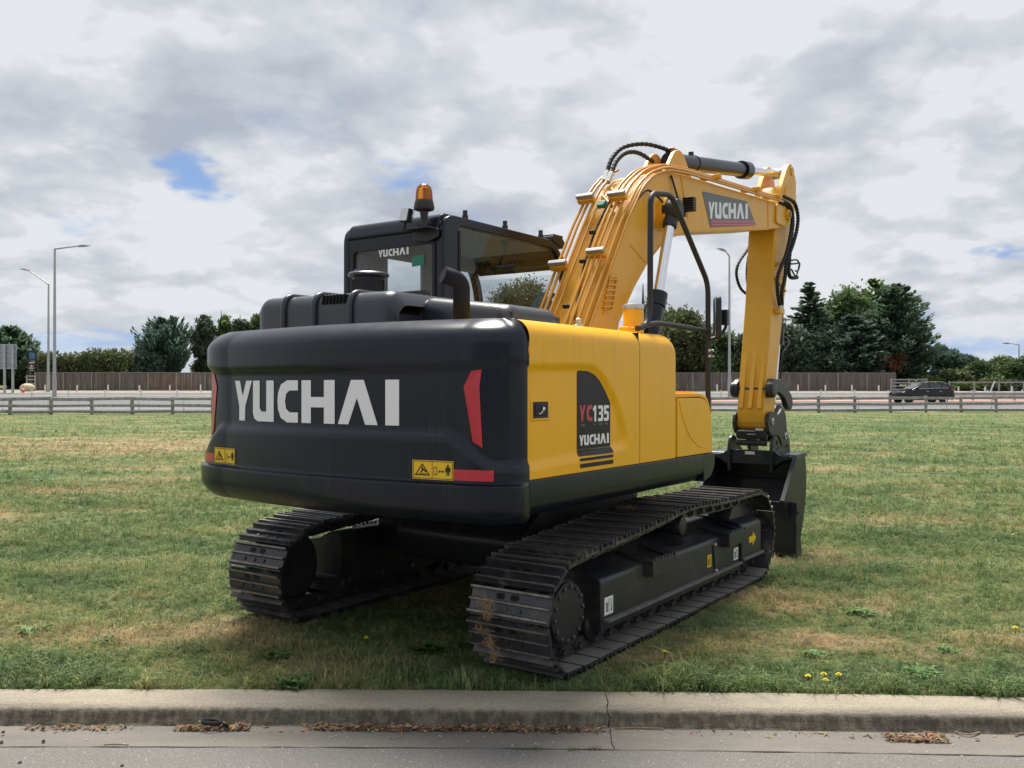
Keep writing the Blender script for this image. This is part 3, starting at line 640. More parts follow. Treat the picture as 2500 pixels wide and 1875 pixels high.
def make_track_frame(side):
    S = side; X = lambda x: S*x
    def sx(prof): return [(S*x, z) for x, z in prof]
    m = MB()
    box = rounded([(1.2, .150), (1.2, .445), (1.05, .470), (.93, .525), (.84, .525), (.84, .150)], [.0, .03, .02, .02, .0, 0], 4)
    m.prism(sx(box), -.92, 1.22, 'y')
    o = m.build('track_frame', 'frame_paint', exc, 35, .006)
    m = MB(); cap = rounded([(1.212, .232), (1.212, .478), (1.06, .515), (.80, .515), (.80, .232)], [.0, .035, .03, 0, 0], 4); m.prism(sx(cap), 1.215, 1.66, 'y'); m.prism(sx(rounded([(1.222, .19), (1.222, .492), (1.05, .532), (.80, .532), (.80, .19)], [0, .035, .03, 0, 0], 4)), 1.215, 1.235, 'y'); m.build('yoke_cover', 'frame_paint', o, 35, .006)
    m = MB(); m.box(X(1.18), X(1.232), -.885, 1.21, .196, .214); m.box(X(1.18), X(1.236), 1.24, 1.672, .212, .232); m.build('flange', 'flange_dust', o, 35, .003)
    m = MB(); m.box(X(.86), X(1.07), -1.02, 1.40, .135, .22); m.build('roller_guard', 'chain_steel', o)
    # sprocket hub with bolted cover
    cy, cz = -1.245, .320
    m = MB(); m.lathe([(.245, -.03), (.245, .02), (.20, .025), (.20, .05)], (X(1.0), cy, cz), 40, 'x'); m.build('sprocket', 'chain_steel', o)
    m = MB(); m.lathe([(.19, 0), (.19, S*.10), (.178, S*.125), (.166, S*.135), (.164, S*.152), (.158, S*.158), (.02, S*.158)], (X(1.03), cy, cz), 48, 'x'); hub = m.build('final_drive', 'frame_paint', o, 30)
    for i in range(14):
        a = 2*PI*i/14+.1; m = MB(); m.lathe([(.0135, 0), (.0135, S*.008), (.009, S*.0115), (.009, S*.0115)], (X(1.188), cy+.142*math.cos(a), cz+.142*math.sin(a)), 6, 'x'); m.build('bolt', 'chain_steel', o)
    # idler
    m = MB(); m.lathe([(.30, -.09), (.315, -.05), (.315, .05), (.30, .09), (.14, .10), (.13, .14)], (X(1.0), 1.565, .362), 40, 'x'); m.build('idler', 'chain_steel', o)
    # lower rollers and carrier roller
    for y in np.linspace(-.86, 1.16, 7):
        m = MB(); m.lathe([(.065, -.13), (.085, -.12), (.085, .12), (.065, .13), (.05, .155), (.03, .165)], (X(.995), y, .165), 20, 'x'); m.box(X(1.11), X(1.17), y-.035, y+.035, .12, .21); m.build('lower_roller', 'frame_paint', o, 35)
        for dy in (-.024, .024): 
            m = MB(); m.lathe([(.009, 0), (.009, S*.012)], (X(1.17), y+dy, .19), 6, 'x'); m.build('bolt', 'zinc', o)
    m = MB(); m.lathe([(.055, -.14), (.07, -.12), (.062, 0), (.07, .12), (.066, .14), (.060, .155), (.03, .16)] if S > 0 else [(.03, -.16), (.06, -.155), (.066, -.14), (.07, -.12), (.062, 0), (.07, .12), (.055, .14)], (X(.985), .33, .585), 24, 'x'); m.box(X(.80), X(.86), .28, .38, .45, .62); m.build('carrier_roller', 'frame_paint', o, 35)
    m = MB(); m.lathe([(.11, .47), (.11, .474)], (X(1.03), .33, 0), 20, 'z'); m.build('recess', 'shoe_hole', o)
    # two saw-tooth steps
    for y0 in (-.38, .86):
        m = MB(); w = .33
        m.box(X(1.19), X(1.262), y0, y0+w, .37, .462); m.box(X(1.06), X(1.262), y0, y0+.012, .445, .478); m.box(X(1.06), X(1.262), y0+w-.012, y0+w, .445, .478)
        for i in range(6):
            q = y0+.03+i*(w-.06)/6; m.prism([(q, .46), (q+.018, .484), (q+.032, .484), (q+.046, .46)], X(1.235), X(1.262), 'x')
        m.prism([(X(1.0), .49), (X(1.20), .452), (X(1.20), .466), (X(1.02), .512)], y0+.004, y0+.018, 'y'); m.prism([(X(1.0), .49), (X(1.20), .452), (X(1.20), .466), (X(1.02), .512)], y0+w-.018, y0+w-.004, 'y')
        m.build('step', 'frame_paint', o, 35, .004)
    if S > 0:
        sp = lambda u, v, d: (1.2+d, u, v)
        def label(y0, y1, z0, z1, mat, ink):
            m = MB(); m.plate([(y0, z0), (y1, z0), (y1, z1), (y0, z1)], sp, .003); m.build('label', mat, o, 0)
            if ink:
                cx = (y0+y1)/2; m = MB(); hh = z1-z0; ww = y1-y0
                for a, b, c, d in ((.48, .52, .1, .9), (.12, .42, .62, .68), (.18, .24, .2, .6), (.30, .36, .2, .6), (.20, .34, .16, .24), (.72, .78, .45, .85), (.68, .84, .18, .26), (.80, .86, .2, .45)):
                    m.plate([(y0+a*ww, z0+c*hh), (y0+b*ww, z0+c*hh), (y0+b*ww, z0+d*hh), (y0+a*ww, z0+d*hh)], sp, .0042)
                m.build('label_print', 'label_black', o, 0)
        label(-.88, -.78, .235, .335, 'white_vinyl', True); label(1.10, 1.19, .235, .325, 'white_vinyl', True); label(.60, .672, .262, .348, 'label_yellow', True)
        m = MB(); sq = lambda u, v, d: (1.212+d, u, v); m.plate([(1.39, .325), (1.47, .325), (1.465, .297), (1.545, .352), (1.47, .405), (1.472, .375), (1.39, .372)], sq, .003); m.build('arrow', 'label_yellow', o, 0)
        m = MB(); m.tube(catmull([(1.203, .70, .405), (1.205, .705, .36), (1.205, .715, .31), (1.203, .735, .225)], 5), .005, 6); m.build('grease_line', 'rubber', o)
        for q in ((1.203, .72, .408), (1.203, .74, .222)):
            m = MB(); m.lathe([(.013, 0), (.013, .014), (.006, .018)], q, 8, 'x'); m.build('bolt', 'zinc', o)
    return o
make_track_frame(1); make_track_frame(-1)

# dried grass caught in the right track
def straw(name, c, n, r, parent, mat='dry_straw'):
    m = MB()
    for _ in range(n):
        a = Vector(c)+Vector((random.gauss(0, r[0]), random.gauss(0, r[1]), random.gauss(0, r[2]))); d = Vector((random.gauss(0, 1), random.gauss(0, .5), random.gauss(0, 1))).normalized()*random.uniform(.014, .036)
        k = Vector((random.gauss(0, .012), random.gauss(0, .012), random.gauss(0, .012))); m.tube([a, a+d*.5+k, a+d], .0009, 3, False)
    o = m.build(name, mat, parent, 0); tag(o, kind='stuff'); return o
for c, n, r in (((.90, -1.592, .405), 55, (.018, .006, .014)), ((.905, -1.60, .362), 80, (.016, .006, .018)), ((.88, -1.602, .268), 30, (.03, .006, .006)), ((.925, -1.592, .205), 60, (.016, .008, .014)), ((.93, -1.57, .135), 40, (.022, .008, .008)), ((1.0, .16, .785), 40, (.05, .03, .004)), ((.9, .9, .765), 50, (.09, .08, .004)), ((.96, -.15, .755), 30, (.04, .03, .003))):
    straw('dried_grass', c, n, r, tr_r)

# ---- centre of the undercarriage --------------------------------------
m = MB(); m.prism(rounded([(-.62, .34), (.95, .34), (1.05, .55), (.78, .76), (-.45, .76), (-.72, .55)], .05, 3), -.52, .52, 'x')
m.box(-.90, .90, -.48, -.10, .36, .62); m.box(-.90, .90, .52, .90, .36, .62)
uc = m.build('car_body', 'frame_paint', exc, 35, .01)
m = MB(); m.lathe([(.58, .74), (.60, .76), (.60, .80), (.56, .81), (.56, .88), (.5, .88)], (0, .17, 0), 48); m.build('swing_ring', 'chain_steel', exc)
m = MB(); m.box(.18, .34, 1.10, 1.24, .62, .80); m.cyl((.10, 1.17, .86), (.42, 1.17, .86), .05, 16); m.build('boom_foot_bracket', 'frame_paint', exc, 35, .008)

# ---- revolving frame skirt ---------------------------------------------
for S in (1, -1):
    m = MB(); pr = rounded([(S*1.219, 1.062), (S*1.219, .935), (S*1.16, .872), (S*.55, .862), (S*.55, 1.062)], [.006, .03, .05, 0, 0], 5); m.prism(pr, -1.668, .50, 'y')
    q = [(.50, .872), (.62, .90), (.69, .955), (.70, 1.062), (.50, 1.062)]
    m.prism(rounded(q, [0, .03, .04, .008, 0], 4), S*.55, S*1.219, 'x')
    m.build('frame_skirt', 'black_paint', exc, 40, .006)
m = MB(); m.box(-.55, .55, -1.66, 1.0, .868, 1.05); m.build('revolving_frame', 'frame_paint', exc, 35, .01)

# ---- counterweight -------------------------------------------------------
def cw_plan():
    def half(rx, ry, xs, ys):
        q = [(1.217, -1.60 if ys > -1.65 else -1.664)]
        for k in range(0, 17):
            a = k/16*PI/2; q.append((xs+rx*math.cos(a), ys-ry*math.sin(a)))
        for k in range(1, 25):
            x = xs-xs*k/25; q.append((x, -1.955+.075*(x/xs)**2))
        return q
    pts = half(.267, .205, .95, -1.675)+[(0.0, -1.955)]+[(-x, y) for x, y in half(.417, .26, .80, -1.62)][::-1]
    P = np.array(pts); T = np.gradient(P, axis=0); N = np.stack([T[:, 1], -T[:, 0]], 1); N /= np.linalg.norm(N, axis=1)[:, None]
    N *= np.sign(((P-np.array([0, -1.0]))*N).sum(1))[:, None]
    s = np.concatenate([[0], np.cumsum(np.linalg.norm(np.diff(P, axis=0), axis=1))]); s = np.interp(0, -P[:, 0], s)-s
    return P, N, s
CP, CN, CS = cw_plan()
def cw_at(s):
    k = np.interp(-s, -CS, np.arange(len(CS))); i = int(min(len(CS)-2, math.floor(k))); q = k-i
    return CP[i]*(1-q)+CP[i+1]*q, CN[i]*(1-q)+CN[i+1]*q
def cw_off(s, z):
    a = abs(s)
    zl = 1.312-.150*sstep(.86, 1.16, a)          # lower edge of the recessed name band
    zu = 1.600+.028*sstep(.85, 1.25, a)
    o = -.02+(.026-.020*sstep(-.2, 1.1, s))*sstep(zu-.006, zu+.040, z)     # upper bulge
    low = -.02+.034*(1-sstep(zl-.052, zl+.002, z))
    o = max(o, low)
    o += .026*(1-sstep(1.0440, 1.0560, z))                      # skirt below the seam
    if 1.052 <= z < 1.07: o -= .0
    o -= .125*max(0.0, (z-1.735)/.13)**2.4 if z > 1.735 else 0
    o -= .085*max(0.0, (.97-z)/.12)**2.2 if z < .97 else 0
    o *= 1.0
    f = sstep(CS[0], CS[0]-.10, s) if s > 0 else sstep(-CS[-1], -CS[-1]-.10, -s)                     # fade the relief towards the machine so that it meets the doors
    return o*f+(1-f)*min(0.0, o)*.6
def cw_map(s, z, d=0.0):
    p, n = cw_at(s); o = cw_off(s, z)+d; return (p[0]+n[0]*o, p[1]+n[1]*o, z)
zs = [.855, .862, .875, .89, .91, .93, .95, .98, 1.01, 1.030, 1.041, 1.0455, 1.050, 1.0545, 1.061, 1.075]+list(np.arange(1.09, 1.765, .012))+[1.775, 1.785, 1.795, 1.805, 1.815, 1.825, 1.835, 1.845, 1.853, 1.860, 1.865]
ss = list(np.linspace(CS[0], CS[-1], 170)); m = MB(); vs = [cw_map(s, z) for z in zs for s in ss]; w = len(ss)
fs = [(j*w+i, j*w+i+1, (j+1)*w+i+1, (j+1)*w+i) for j in range(len(zs)-1) for i in range(w-1)]
m.add(vs, fs); nb = len(m.v)
top = [cw_map(s, 1.865) for s in ss]; inn = [(p[0]*.9, p[1]+.22 if p[1] < -1.85 else p[1]+.05, 1.872) for p in top]
m.add(top+inn, [(i, i+1, w+i+1, w+i) for i in range(w-1)]); m.add([top[0], top[-1]]+inn, [(0, )+tuple(range(2, w+2))+(1, )])
bot = [cw_map(s, .855) for s in ss]; m.add(bot, [tuple(range(w))])
for j in (0, w-1):
    col_ = [cw_map(ss[j], z) for z in zs]; m.add(col_+[(col_[0][0]*.5, col_[0][1], zs[0]), (col_[-1][0]*.5, col_[-1][1], zs[-1])], [tuple(range(len(zs)))+(len(zs)+1, len(zs))])
cw = m.build('counterweight', 'black_paint', exc, 50)
word(YUCHAI, cw_map, -.757, .586, 1.326, 1.560, 'white_vinyl', cw, .004)
for S in (1, -1):
    m = MB(); m.plate([(S*s, z) for s, z in ((1.012, 1.600), (1.070, 1.608), (1.058, 1.524), (1.074, 1.228), (1.022, 1.256), (.968, 1.524))], cw_map, .005); m.build('reflector', 'red_vinyl', cw, 0)
    def sheet(s0, s1, z0, z1, mat, nm, lift=.004, n=8):
        mm = MB(); mm.grid(lambda u, v: cw_map(s0+(s1-s0)*u, z0+(z1-z0)*v, lift), n, 4); return mm.build(nm, mat, cw, 0)
    a, b = (.693, .930) if S > 0 else (-.930, -.693)
    sheet(a, b, 1.066, 1.160, 'label_yellow', 'warning_label'); sheet(*((.932, 1.135) if S > 0 else (-1.135, -.932)), 1.068, 1.122, 'red_vinyl', 'reflector')
    # pictograms: border, warning triangle, machine outline, arrow and standing figure
    m = MB(); L = lambda u, v, d: cw_map(a+u*(b-a), 1.066+v*.094, d); rect = lambda u0, v0, u1, v1: m.plate([(u0, v0), (u1, v0), (u1, v1), (u0, v1)], L, .0055, .001)
    for r_ in ((.02, .04, .98, .07), (.02, .93, .98, .96), (.02, .04, .03, .96), (.97, .04, .98, .96), (.49, .04, .497, .96)): rect(*r_)
    m.ring([(.06, .20), (.44, .20), (.25, .84)], [(.105, .26), (.395, .26), (.25, .75)], L, .0055, .0045)
    m.plate([(.20, .36), (.24, .36), (.27, .48), (.34, .36), (.36, .40), (.28, .56), (.25, .66), (.22, .64), (.24, .52)], L, .0055, .001); rect(.16, .29, .34, .32)
    m.ring([(.53, .26), (.61, .26), (.61, .66), (.53, .66)], [(.54, .29), (.60, .29), (.60, .63), (.54, .63)], L, .0055, .0045)
    m.plate([(.64, .44), (.68, .36), (.68, .42), (.74, .42), (.74, .36), (.78, .44), (.74, .52), (.74, .46), (.68, .46), (.68, .52)], L, .0055, .001)
    m.plate([(.82, .68), (.80, .44), (.825, .44), (.835, .60), (.835, .24), (.86, .24), (.865, .44), (.875, .44), (.88, .24), (.905, .24), (.905, .60), (.915, .44), (.94, .44), (.92, .68)], L, .0055, .001)
    m.plate([(.87+.028*math.cos(k*PI/5), .75+.055*math.sin(k*PI/5)) for k in range(10)], L, .0055, .001)
    m.build('warning_pictogram', 'label_black', cw, 0)

# ---- right-hand housing: engine door, front panel, tool box -------------
def seg_d(p, a, b):
    ax, ay, bx, by = *a, *b; dx, dy = bx-ax, by-ay; t = max(0, min(1, ((p[0]-ax)*dx+(p[1]-ay)*dy)/(dx*dx+dy*dy))); return math.hypot(p[0]-ax-dx*t, p[1]-ay-dy*t)
def sdf(p, poly):
    d = min(seg_d(p, poly[i-1], poly[i]) for i in range(len(poly))); ins = False
    for i in range(len(poly)):
        a, b = poly[i-1], poly[i]
        if (a[1] > p[1]) != (b[1] > p[1]) and p[0] < (b[0]-a[0])*(p[1]-a[1])/(b[1]-a[1])+a[0]: ins = not ins
    return -d if ins else d
GROOVE = [(-1.9, 1.10), (-1.15, 1.135), (-.66, 1.165), (-.615, 1.20), (-.63, 1.26), (-.74, 1.44), (-.88, 1.575), (-.98, 1.630), (-1.07, 1.648), (-1.30, 1.645), (-1.9, 1.628)]
HOOD_Z = 1.862
def side_skin(y0, y1, x, z0, relief, rr=.10, front_r=0.0):
    """outer skin of a housing panel: flat side, rounded over into the roof"""
    m = MB(); lv = []
    for i in range(47): lv.append((0, z0+(HOOD_Z-rr-z0)*i/46))
    for i in range(1, 11):
        a = i/10*PI/2; lv.append((rr-rr*math.cos(a), HOOD_Z-rr+rr*math.sin(a)))
    lv += [(rr+.1, HOOD_Z+.004), (rr+.30, HOOD_Z+.006), (rr+.55, HOOD_Z+.006)]; ny = max(8, int((y1-y0)/.016))
    def fn(u, v):
        k = min(len(lv)-1, int(round(v*(len(lv)-1)))); dx, z = lv[k]; y = y0+(y1-y0)*u
        d = 0
        if relief and dx == 0: d = .020*(1-sstep(-.034, .0, sdf((y, z), GROOVE)))
        if front_r:
            e = y-(y1-front_r)
            if e > 0 and z > HOOD_Z-rr-.02: z -= (front_r-math.sqrt(max(0, front_r**2-e*e)))*.9
            if e > front_r-.02: dx += (e-front_r+.02)*.6
        return (x-dx-d, y, z)
    m.grid(fn, ny, len(lv)-1); return m
m = side_skin(-1.662, -.468, 1.2145, 1.066, True)
m.box(.62, 1.185, -1.662, -1.655, 1.07, 1.76); m.box(.62, 1.19, -.475, -.470, 1.07, 1.76); m.box(.6, 1.19, -1.66, -.47, 1.064, 1.068)
door = m.build('engine_door', 'yellow_paint', exc, 50)
m = side_skin(-.462, .068, 1.2145, 1.066, False, .10, .09); m.grid(lambda u, v: (1.19-.6*u, .0675, 1.066+(HOOD_Z-.10-1.066)*v), 4, 6); m.box(.6, 1.19, -.46, -.455, 1.07, 1.76); m.build('front_panel', 'yellow_paint', exc, 50)
m = MB(); m.box(.62, 1.205, -.469, -.461, 1.068, 1.85); m.build('panel_gap', 'shoe_hole', exc)
dm = lambda u, v, d: (1.2145-.020+d, u, v)
m = MB(); m.box(1.188, 1.2005, -1.626, -1.452, 1.352, 1.462); m.build('handle_bezel', 'yellow_paint', door, 35, .006)
m = MB(); m.box(1.19, 1.2015, -1.614, -1.464, 1.362, 1.452); m.build('door_handle', 'black_plastic', door, 35, .006)
m = MB(); m.box(1.2, 1.2065, -1.592, -1.486, 1.378, 1.438); m.build('latch_plate', 'rubber', door, 35, .006)
m = MB(); m.lathe([(.011, 0), (.011, .012), (.006, .015)], (1.2066, -1.535, 1.412), 12, 'x'); m.build('lock_barrel', 'chrome', door)
m = MB(); m.tube(catmull([(1.209, -1.535, 1.405), (1.209, -1.545, 1.392), (1.209, -1.57, 1.387)], 4), .005, 6); m.build('latch', 'chrome', door)
dec = [(-1.172, 1.185), (-1.172, 1.600), (-1.16, 1.612), (-1.06, 1.610), (-.985, 1.592), (-.92, 1.555), (-.86, 1.50), (-.803, 1.435), (-.803, 1.185)]
m = MB(); m.plate(dec, dm, .003); m.build('decal', 'dark_vinyl', door, 0)
word([('Y', 0, .46), ('C', .54, 1)], dm, -1.150, -1.012, 1.336, 1.424, 'red_vinyl', door, .0045); word([('1', 0, .25), ('3', .33, .64), ('5', .70, 1)], dm, -1.005, -.822, 1.332, 1.420, 'white_vinyl', door, .0045)
word(YUCHAI, dm, -1.150, -.822, 1.206, 1.262, 'white_vinyl', door, .0045)
for y0, y1 in ((-1.14, -1.09), (-1.0, -.975), (-.945, -.895), (-.875, -.83)):
    m = MB(); m.plate([(y0, 1.312), (y1, 1.312), (y1-.008, 1.321), (y0+.008, 1.321)], dm, .0045); m.build('faded_mark', 'grey_vinyl', door, 0)
dl = lambda u, v, d: (1.2145-.020*(1-sstep(-.034, .0, sdf((u, v), GROOVE)))+d, u, v)
for z0, z1 in ((1.150, 1.183), (1.124, 1.140), (1.088, 1.110)):
    m = MB(); m.grid(lambda u, v: dl(-1.172+.369*u, z0+(z1-z0)*v, .003), 6, 6); m.build('decal_stripe', 'dark_vinyl', door, 0)
# tool box in front of the housing
tb = [(.078, 1.066), (.660, 1.066), (.655, 1.20), (.612, 1.372), (.55, 1.432), (.45, 1.450), (.078, 1.450)]
m = MB(); m.prism(rounded(tb, [0, .006, .05, .05, .04, .04, 0], 5), .62, 1.2145, 'x'); tbo = m.build('tool_box', 'yellow_paint', exc, 40, .008, 3)
lid = [(.07, 1.453), (.45, 1.456), (.555, 1.440), (.622, 1.378), (.645, 1.27), (.663, 1.27), (.645, 1.385), (.575, 1.462), (.46, 1.484), (.07, 1.484)]
m = MB(); m.prism(rounded(lid, [0, .03, .03, .04, 0, 0, .05, .05, .04, 0], 4), .60, 1.208, 'x'); m.build('tool_box_lid', 'yellow_paint', tbo, 40, .006)
m = MB(); 
for i in range(9): m.box(.75, 1.16, .10+i*.04, .118+i*.04, 1.484, 1.494)
m.build('tread_ribs', 'yellow_paint', tbo)
m = MB(); m.tube(catmull([(1.2145, .10, 1.43), (1.2145, .16, 1.32), (1.2145, .27, 1.20), (1.2145, .42, 1.125), (1.2145, .55, 1.105)], 8), .005, 6); m.build('crease', 'yellow_paint', tbo)
# roof deck and left-hand housing
m = MB(); m.box(-1.19, .64, -1.70, -.70, 1.80, 1.845); m.build('roof_deck', 'cowl_paint', exc, 35, .01)
m = MB(); m.prism(rounded([(-1.2145, 1.066), (-1.2145, HOOD_Z), (-.5, HOOD_Z), (-.5, 1.066)], [0, .1, 0, 0], 6), -1.662, -.66, 'y'); m.build('left_housing', 'yellow_paint', exc, 50)
# filler neck, cap and small fittings on the roof
m = MB(); m.lathe([(.068, 1.86), (.068, 2.035), (.064, 2.04)], (.92, .03, 0), 28); fn_ = m.build('filler_neck', 'yellow_paint', exc, 40)
m = MB(); m.lathe([(.071, 2.04), (.071, 2.066), (.066, 2.072), (.03, 2.074)], (.92, .03, 0), 28); m.build('filler_cap', 'zinc', fn_, 40)
for x, y in ((1.0, -.10), (1.0, -.17), (1.0, -.24)):
    m = MB(); m.box(x-.035, x+.035, y-.025, y+.025, 1.866, 1.905); m.build('hinge_block', 'yellow_paint', exc, 35, .005)
m = MB(); m.lathe([(.028, 1.868), (.028, 1.885), (.018, 1.89), (.018, 1.92), (.012, 1.925)], (.985, -.80, 0), 14); m.build('grease_cap', 'zinc', exc)
m = MB(); m.box(.92, 1.02, -.98, -.88, 1.868, 1.876); m.build('cover_plate', 'aluminium', exc, 35, .003)

# ---- engine cowl ----------------------------------------------------------
def cowl(x0, x1, y0, y1, z0, z1a, z1b, r, nx=40):
    """rounded hood, roof from z1a (left) to z1b (right)"""
    m = MB(); P = []
    def fn(u, v):
        x = x0+(x1-x0)*u; e = min(x-x0, x1-x); k = 1.0 if e > r else math.sqrt(max(0.0, 1-((r-e)/r)**2))
        top = z1a+(z1b-z1a)*u; hz = (top-z0-r)*1.0; zt = z0+hz+r*k
        a = v*4
        if a < 1: return (x, y0+r*(1-k)*.6, z0+(max(zt-r, z0))*0+(zt-r-z0)*a)
        if a < 2: t = (a-1)*PI/2; return (x, y0+r*(1-k)*.6+r-r*math.cos(t), zt-r+r*math.sin(t))
        if a < 3: return (x, y0+r*(1-k)*.6+r+(y1-y0-2*r-r*(1-k)*1.2)*(a-2), zt)
        t = (a-3)*PI/2; return (x, y1-r*(1-k)*.6-r+r*math.sin(t), zt-r+r*math.cos(t)-(0 if a < 4 else 0))
    m.grid(fn, nx, 32); m.box(x0+.01, x1-.01, y0+.03, y1-.03, z0, z0+.10); return m
m = cowl(-1.02, .17, -1.50, -.72, 1.845, 2.100, 2.085, .085); cl = m.build('engine_cowl', 'cowl_paint', exc, 60)
m = cowl(.10, .80, -1.22, -.66, 1.845, 2.075, 1.985, .085); m.build('cowl_extension', 'cowl_paint', cl, 60)
for x, zt in ((-.745, 2.097), (-.47, 2.094), (-.165, 2.089)):
    m = MB(); pth = filleted([(x, -1.505, 1.85), (x, -1.505, zt), (x, -.72, zt)], .085, 7); m.tube(pth, .020, 8); m.build('cowl_rib', 'cowl_paint', cl, 60)
for i in range(7):
    x = -.405+i*.029; m = MB(); m.prism([(x, 2.025), (x+.013, 2.025), (x+.024, 2.078), (x+.011, 2.078)], -1.509, -1.470, 'y'); o_ = m.build('vent_slot', 'shoe_hole', cl); o_.rotation_euler = (0, 0, 0)
m = MB(); m.box(.26, .42, -1.36, -1.22, 1.87, 1.905); m.build('cowl_latch', 'black_plastic', cl, 35, .01)
m = MB(); m.lathe([(.098, 2.07), (.098, 2.205), (.104, 2.215), (.128, 2.222), (.130, 2.236), (.120, 2.246), (.095, 2.250), (.09, 2.262), (.02, 2.264)], (-.335, -1.17, 0), 40); pc = m.build('air_precleaner', 'cowl_paint', exc, 40)
for i in range(48):
    a = 2*PI*i/48; m = MB(); c, s = math.cos(a)*.0985, math.sin(a)*.0985
    m.box(-.002, .002, -.002, .001, 2.12, 2.20); o_ = m.build('slit', 'shoe_hole', pc); o_.location = (-.335+c, -1.17+s, 0); o_.rotation_euler = (0, 0, a-PI/2)
m = MB(); ex = filleted([(.62, -1.44, 1.82), (.62, -1.44, 2.105), (.565, -1.535, 2.135)], .10, 8); m.tube(ex, .047, 24, False); exo = m.build('exhaust_pipe', 'exhaust_black', exc, 50)
m = MB(); e2 = ex[-1]; d_ = (ex[-1]-ex[-2]).normalized(); m.tube([e2-d_*.06, e2-d_*.001], .0445, 24); m.build('exhaust_bore', 'shoe_hole', exo)
sol = exo.modifiers.new('wall', 'SOLIDIFY'); sol.thickness = .004

# ---- cab ---------------------------------------------------------------------
CX0, CX1 = -1.115, -.17
prof_o = rounded([(-.62, 1.07), (-.62, 2.70), (.82, 2.70), (1.0, 2.46), (1.22, 1.45), (1.18, 1.07)], [0, .13, .14, .12, .05, 0], 6)
prof_i = rounded([(-.455, 1.52), (-.455, 2.635), (.80, 2.635), (.93, 2.43), (1.13, 1.52), (1.05, 1.52)], [0, .05, .10, .10, .002, 0], 6)
cab = MB()
for xa, xb in ((CX1-.055, CX1), (CX0, CX0+.055)): cab.ring(prof_o, prof_i, lambda u, v, d: (d, u, v), xa, xb)
cab = cab.build('cab', 'black_paint', exc, 35, .012, 3)
ro = rounded([(CX0+.02, 1.07), (CX0+.02, 2.66), (CX1-.02, 2.66), (CX1-.02, 1.07)], [0, .06, .06, 0], 6); ri = rounded([(CX0+.085, 1.80), (CX0+.085, 2.515), (CX1-.085, 2.515), (CX1-.085, 1.80)], [.03, .03, .03, .03], 6)
ro2 = rounded([(CX0+.02, 1.07), (CX0+.02, 2.66), (CX1-.02, 2.66), (CX1-.02, 1.07)], [.0001, .06, .06, .0001], 6)
m = MB(); m.ring(ro2, ri, lambda u, v, d: (u, d, v), -.612, -.57); m.build('rear_panel', 'black_paint', cab, 35, .008)
m = MB(); m.ring([(a*1.0, b) for a, b in rounded([(CX0+.075, 1.79), (CX0+.075, 2.525), (CX1-.075, 2.525), (CX1-.075, 1.79)], .035, 6)], rounded([(CX0+.10, 1.815), (CX0+.10, 2.50), (CX1-.10, 2.50), (CX1-.10, 1.815)], .03, 6), lambda u, v, d: (u, d, v), -.620, -.605); m.build('window_seal', 'rubber', cab, 35)
roof = rounded([(-.60, 2.585), (-.635, 2.60), (-.59, 2.712), (.84, 2.712), (1.0, 2.50), (.98, 2.49), (.80, 2.66), (-.55, 2.66)], [.01, .02, .10, .13, .0, .0, .10, .05], 6)
m = MB(); m.prism(roof, CX0+.045, CX1-.045, 'x'); m.build('roof_panel', 'black_paint', cab, 35, .008)
def pane(name, fn): 
    mm = MB(); mm.grid(fn, 6, 6); return mm.build(name, 'cab_glass', cab, 60)
pane('rear_window', lambda u, v: (CX0+.08+(CX1-CX0-.16)*u, -.604-.006*math.sin(PI*u), 1.80+.72*v))
for xx, nm in ((CX1-.02, 'side_window'), (CX0+.02, 'door_window')):
    mm = MB(); mm.add([(xx, p[0], p[1]) for p in prof_i], [tuple(range(len(prof_i)))]); mm.build(nm, 'cab_glass', cab, 0)
pane('windscreen', lambda u, v: (CX0+.06+(CX1-CX0-.12)*u, 1.17-.245*v+.03*math.sin(PI*u), 1.40+1.05*v))
m = MB(); m.tube([(CX0+.03, .93, 2.565), (CX1-.03, .93, 2.565)], .05, 10); m.tube([(CX0+.03, 1.17, 1.45), (CX1-.03, 1.17, 1.45)], .035, 10); m.build('front_rail', 'black_paint', cab)
m = MB(); m.box(CX1-.012, CX1+.006, -.46, -.44, 1.55, 2.60); m.build('seal_strip', 'rubber', cab)
# inside: door frame, seat, console, levers, headlining
m = MB(); m.box(CX0+.058, CX0+.098, .17, .33, 1.1, 2.54); m.box(CX0+.058, CX0+.098, -.56, .86, 2.505, 2.64); m.box(CX0+.058, CX0+.098, -.56, -.24, 1.1, 2.51); m.box(CX0+.06, CX0+.096, -.25, .16, 1.1, 1.74); m.build('door_frame', 'interior_grey', cab, 35, .012)
m = MB(); m.prism(rounded([(-.30, 1.25), (-.42, 1.75), (-.40, 2.0), (-.28, 2.0), (-.20, 1.62), (.22, 1.60), (.25, 1.48), (-.2, 1.42)], .05, 4), -.86, -.42, 'x'); m.build('seat', 'seat_fabric', cab, 40, .03, 3)
m = MB(); m.prism(rounded([(-.41, 2.03), (-.42, 2.22), (-.33, 2.22), (-.30, 2.03)], .03, 4), -.76, -.52, 'x'); m.build('headrest', 'seat_fabric', cab, 40, .025, 3)
m = MB(); m.box(CX1-.22, CX1-.07, -.35, .55, 1.1, 1.68); m.box(CX0+.10, CX0+.22, -.35, .35, 1.1, 1.68); m.build('console', 'interior_grey', cab, 35, .03)
m = MB(); m.box(CX1-.18, CX1-.09, .80, .90, 1.55, 1.95); m.build('monitor', 'black_plastic', cab, 35, .015)
m = MB(); m.tube(catmull([(CX1-.14, .35, 1.66), (CX1-.14, .40, 1.78), (CX1-.14, .39, 1.90)], 4), .018, 8); m.build('control_lever', 'black_plastic', cab)
m = MB(); m.box(CX0+.06, CX1-.06, -.55, .80, 2.625, 2.645); m.build('headlining', 'headliner', cab)
